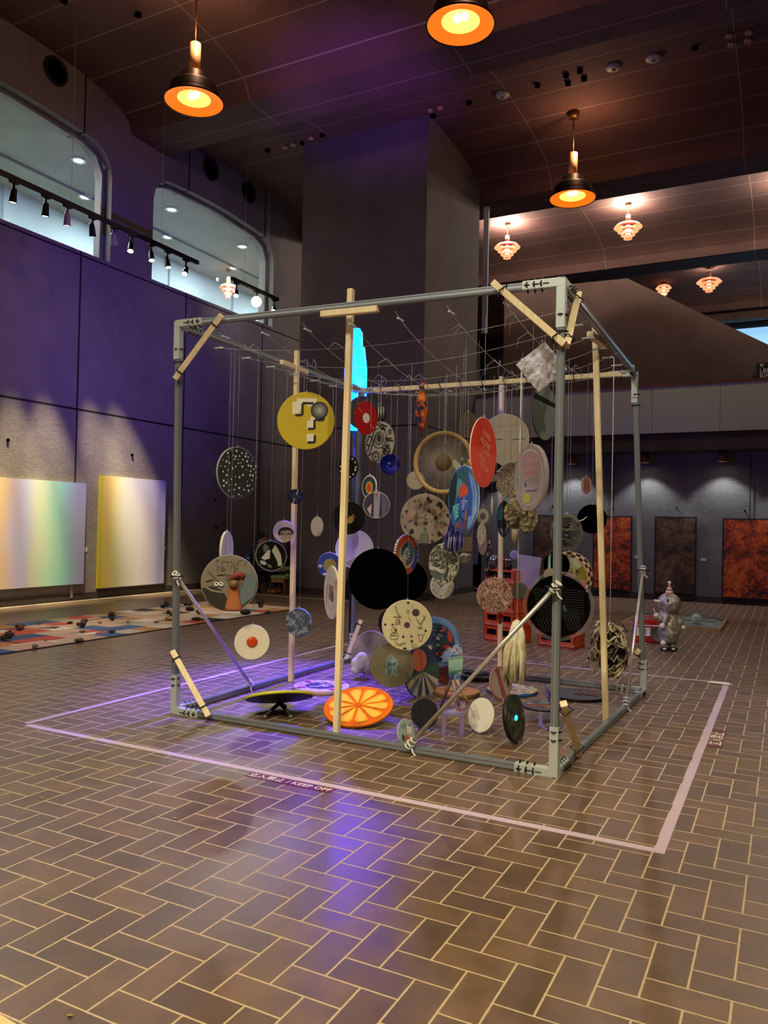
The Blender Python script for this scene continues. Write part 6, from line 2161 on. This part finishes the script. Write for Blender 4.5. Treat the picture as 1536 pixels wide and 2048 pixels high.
lying('mosaic_disc', 'yellow and blue mosaic disc on the floor under the tassel', 'disc', 1024, 1381, 102, cells('mosaic_tiles', ['#b8a850', '#c8c09a', '#8a6a3a', '#7a949a', '#c4b878', '#4a6a8a', '#b8862e', '#d0ccb8'], 22, .4), None, 0, .03, '#2a4a7a')
lying('slate_disc', 'dark slate disc with red dots lying behind the near steel post', 'disc', 1155, 1390, 112, '#2b3038', d_reddots, 0, .025, '#1a1410')
o = lying('geometric_disc', 'orange and green geometric disc raised on a clear stand', 'disc', 1085, 1413, 80, '#3a4058', d_geo, .1, .015, '#15120f')
stand(V((onz(1098, 1455).x, onz(1098, 1455).y, 0)), YAW + .4, .13, 'clear stand with blue light in its tint, under the geometric disc', '#a898e0')
# thin violet rods crossing the post
q = onz(1105, 1462)
k = (q - CP).dot(FW) / F
o = thing('violet_rods', 'crossed thin violet rods behind the near steel post', 'rods', q, rz(YAW))
for a, c in (((-17 * k, 0, 92 * k), (0, 0, 55 * k)), ((0, 0, 55 * k), (9 * k, 0, 2 * k)), ((-14 * k, .02, 76 * k), (-2 * k, .02, 50 * k))):
    mb(mat('#3a2f8a', .3)).tube([a, c], .006, 8).build('rod', o)

# tilted tables: yellow rimmed disc on tripod, orange slice
q = onz(559, 1430)
dp = (q - CP).dot(FW)
P = at(559, 1397, dp)
k = dp / F
o = thing('yellow_rimmed_disc', 'dark disc with yellow rim held level by a black tripod', 'disc', P, facing(P, 0, math.radians(90 - 9), 0))
Rm = o.matrix_world.to_3x3()
# the far side stands higher: seen from below
P = at(559, 1394, dp)
n_ = (V((0, 0, 1)) + RT * -.10 + V((FW.x, FW.y, 0)) * .02).normalized()
x_ = RT.copy()
x_ = (x_ - n_ * x_.dot(n_)).normalized()
y_ = n_.cross(x_)
n2 = (n_ * math.cos(.33) + (V((FW.x, FW.y, 0))) * math.sin(.33)).normalized()
x_ = (RT - n2 * RT.dot(n2)).normalized()
o.matrix_world = M.Translation(P) @ M((x_, n2.cross(x_), n2)).transposed().to_4x4()
f = Face(68 * k, .022, mat('#b8b020', .5), mat('#c2bc2c', .5), mat('#241c16', .6))
f.build('panel', o, fix=False)
st = thing('black_tripod', 'black tripod under the yellow rimmed disc', 'stand', (q.x, q.y, 0), rz(YAW))
for x, y in ((-24, -.12), (25, -.1), (4, .22)):
    mb(mat('#15140f', .4)).tube([(0, 0, P.z - .045), (x * k, y, .02)], [.016, .013], 10).use(mat('#6a6a60', .3)).ball((x * k, y, .016), .016, 2).build('leg', st)

P = at(717, 1413, 5.93)
k = 5.93 / F
n2 = (V((0, 0, 1)) * .93 - V((FW.x, FW.y, 0)) * .34 + V((-RT.x, -RT.y, 0)) * .1).normalized()
x_ = (RT - n2 * RT.dot(n2)).normalized()
o = thing('orange_slice_disc', 'big tilted disc painted as a glowing orange slice', 'disc', P)
o.matrix_world = M.Translation(P) @ M((x_, n2.cross(x_), n2)).transposed().to_4x4()
f = Face(70 * k, .02, mat('#d8701a', .9, spec=0.0), mat('#c86a28', .9, spec=0.0), mat('#5a3a20', .6))
d_orange(f, o)
f.build('panel', o, fix=False)
st = thing('slice_prop', 'small dark prop under the orange slice disc', 'stand', (P.x, P.y, 0), rz(YAW))
mb(mat('#1a1612', .5)).lathe([(0, 0), (.09, 0), (.08, .012), (.014, .015), (.014, P.z - .025), (0, P.z - .025)], 20).build('post', st)

# brushes and tubes in a clear holder
q = onz(905, 1472)
o = thing('brush_holder', 'clear holder with blue light in its tint, slanting brushes, behind the cream disc', 'holder', q, rz(YAW))
k = (q - CP).dot(FW) / F
la = clear('blue_lit_acrylic', '#b8a8e0', .06, .3)  # tint carries the blue light falling on clear acrylic
for x in (-22, 14):
    mb(la).bx((x * k, -.04, 0), ((x + 7) * k, .04, 62 * k)).build('acrylic_leg', o)
mb(la).bx((-22 * k, -.045, 44 * k), (21 * k, .045, 50 * k)).build('acrylic_shelf', o)
for a, c, c_ in (((-26 * k, 0, 52 * k), (-5 * k, 0, 112 * k), '#3a2a28'), ((6 * k, 0, 112 * k), (30 * k, 0, 66 * k), '#b89050'), ((-2 * k, -.01, 112 * k), (12 * k, -.01, 60 * k), '#8a7a80')):
    mb(mat(c_, .5)).tube([a, c], [.008, .012], 8).build('brush', o)
mb(blotch('daubs', ((.4, '#4a3a6a'), (.5, '#b8a89a'), (.6, '#8a3a2a')), 30, .5)).box((4 * k, -.02, 82 * k), (9 * k, .01, 46 * k), M.Rotation(.45, 3, 'Y'), .001).box((16 * k, -.02, 56 * k), (10 * k, .012, 20 * k), M.Rotation(.6, 3, 'Y'), .001).build('painted_tag', o)
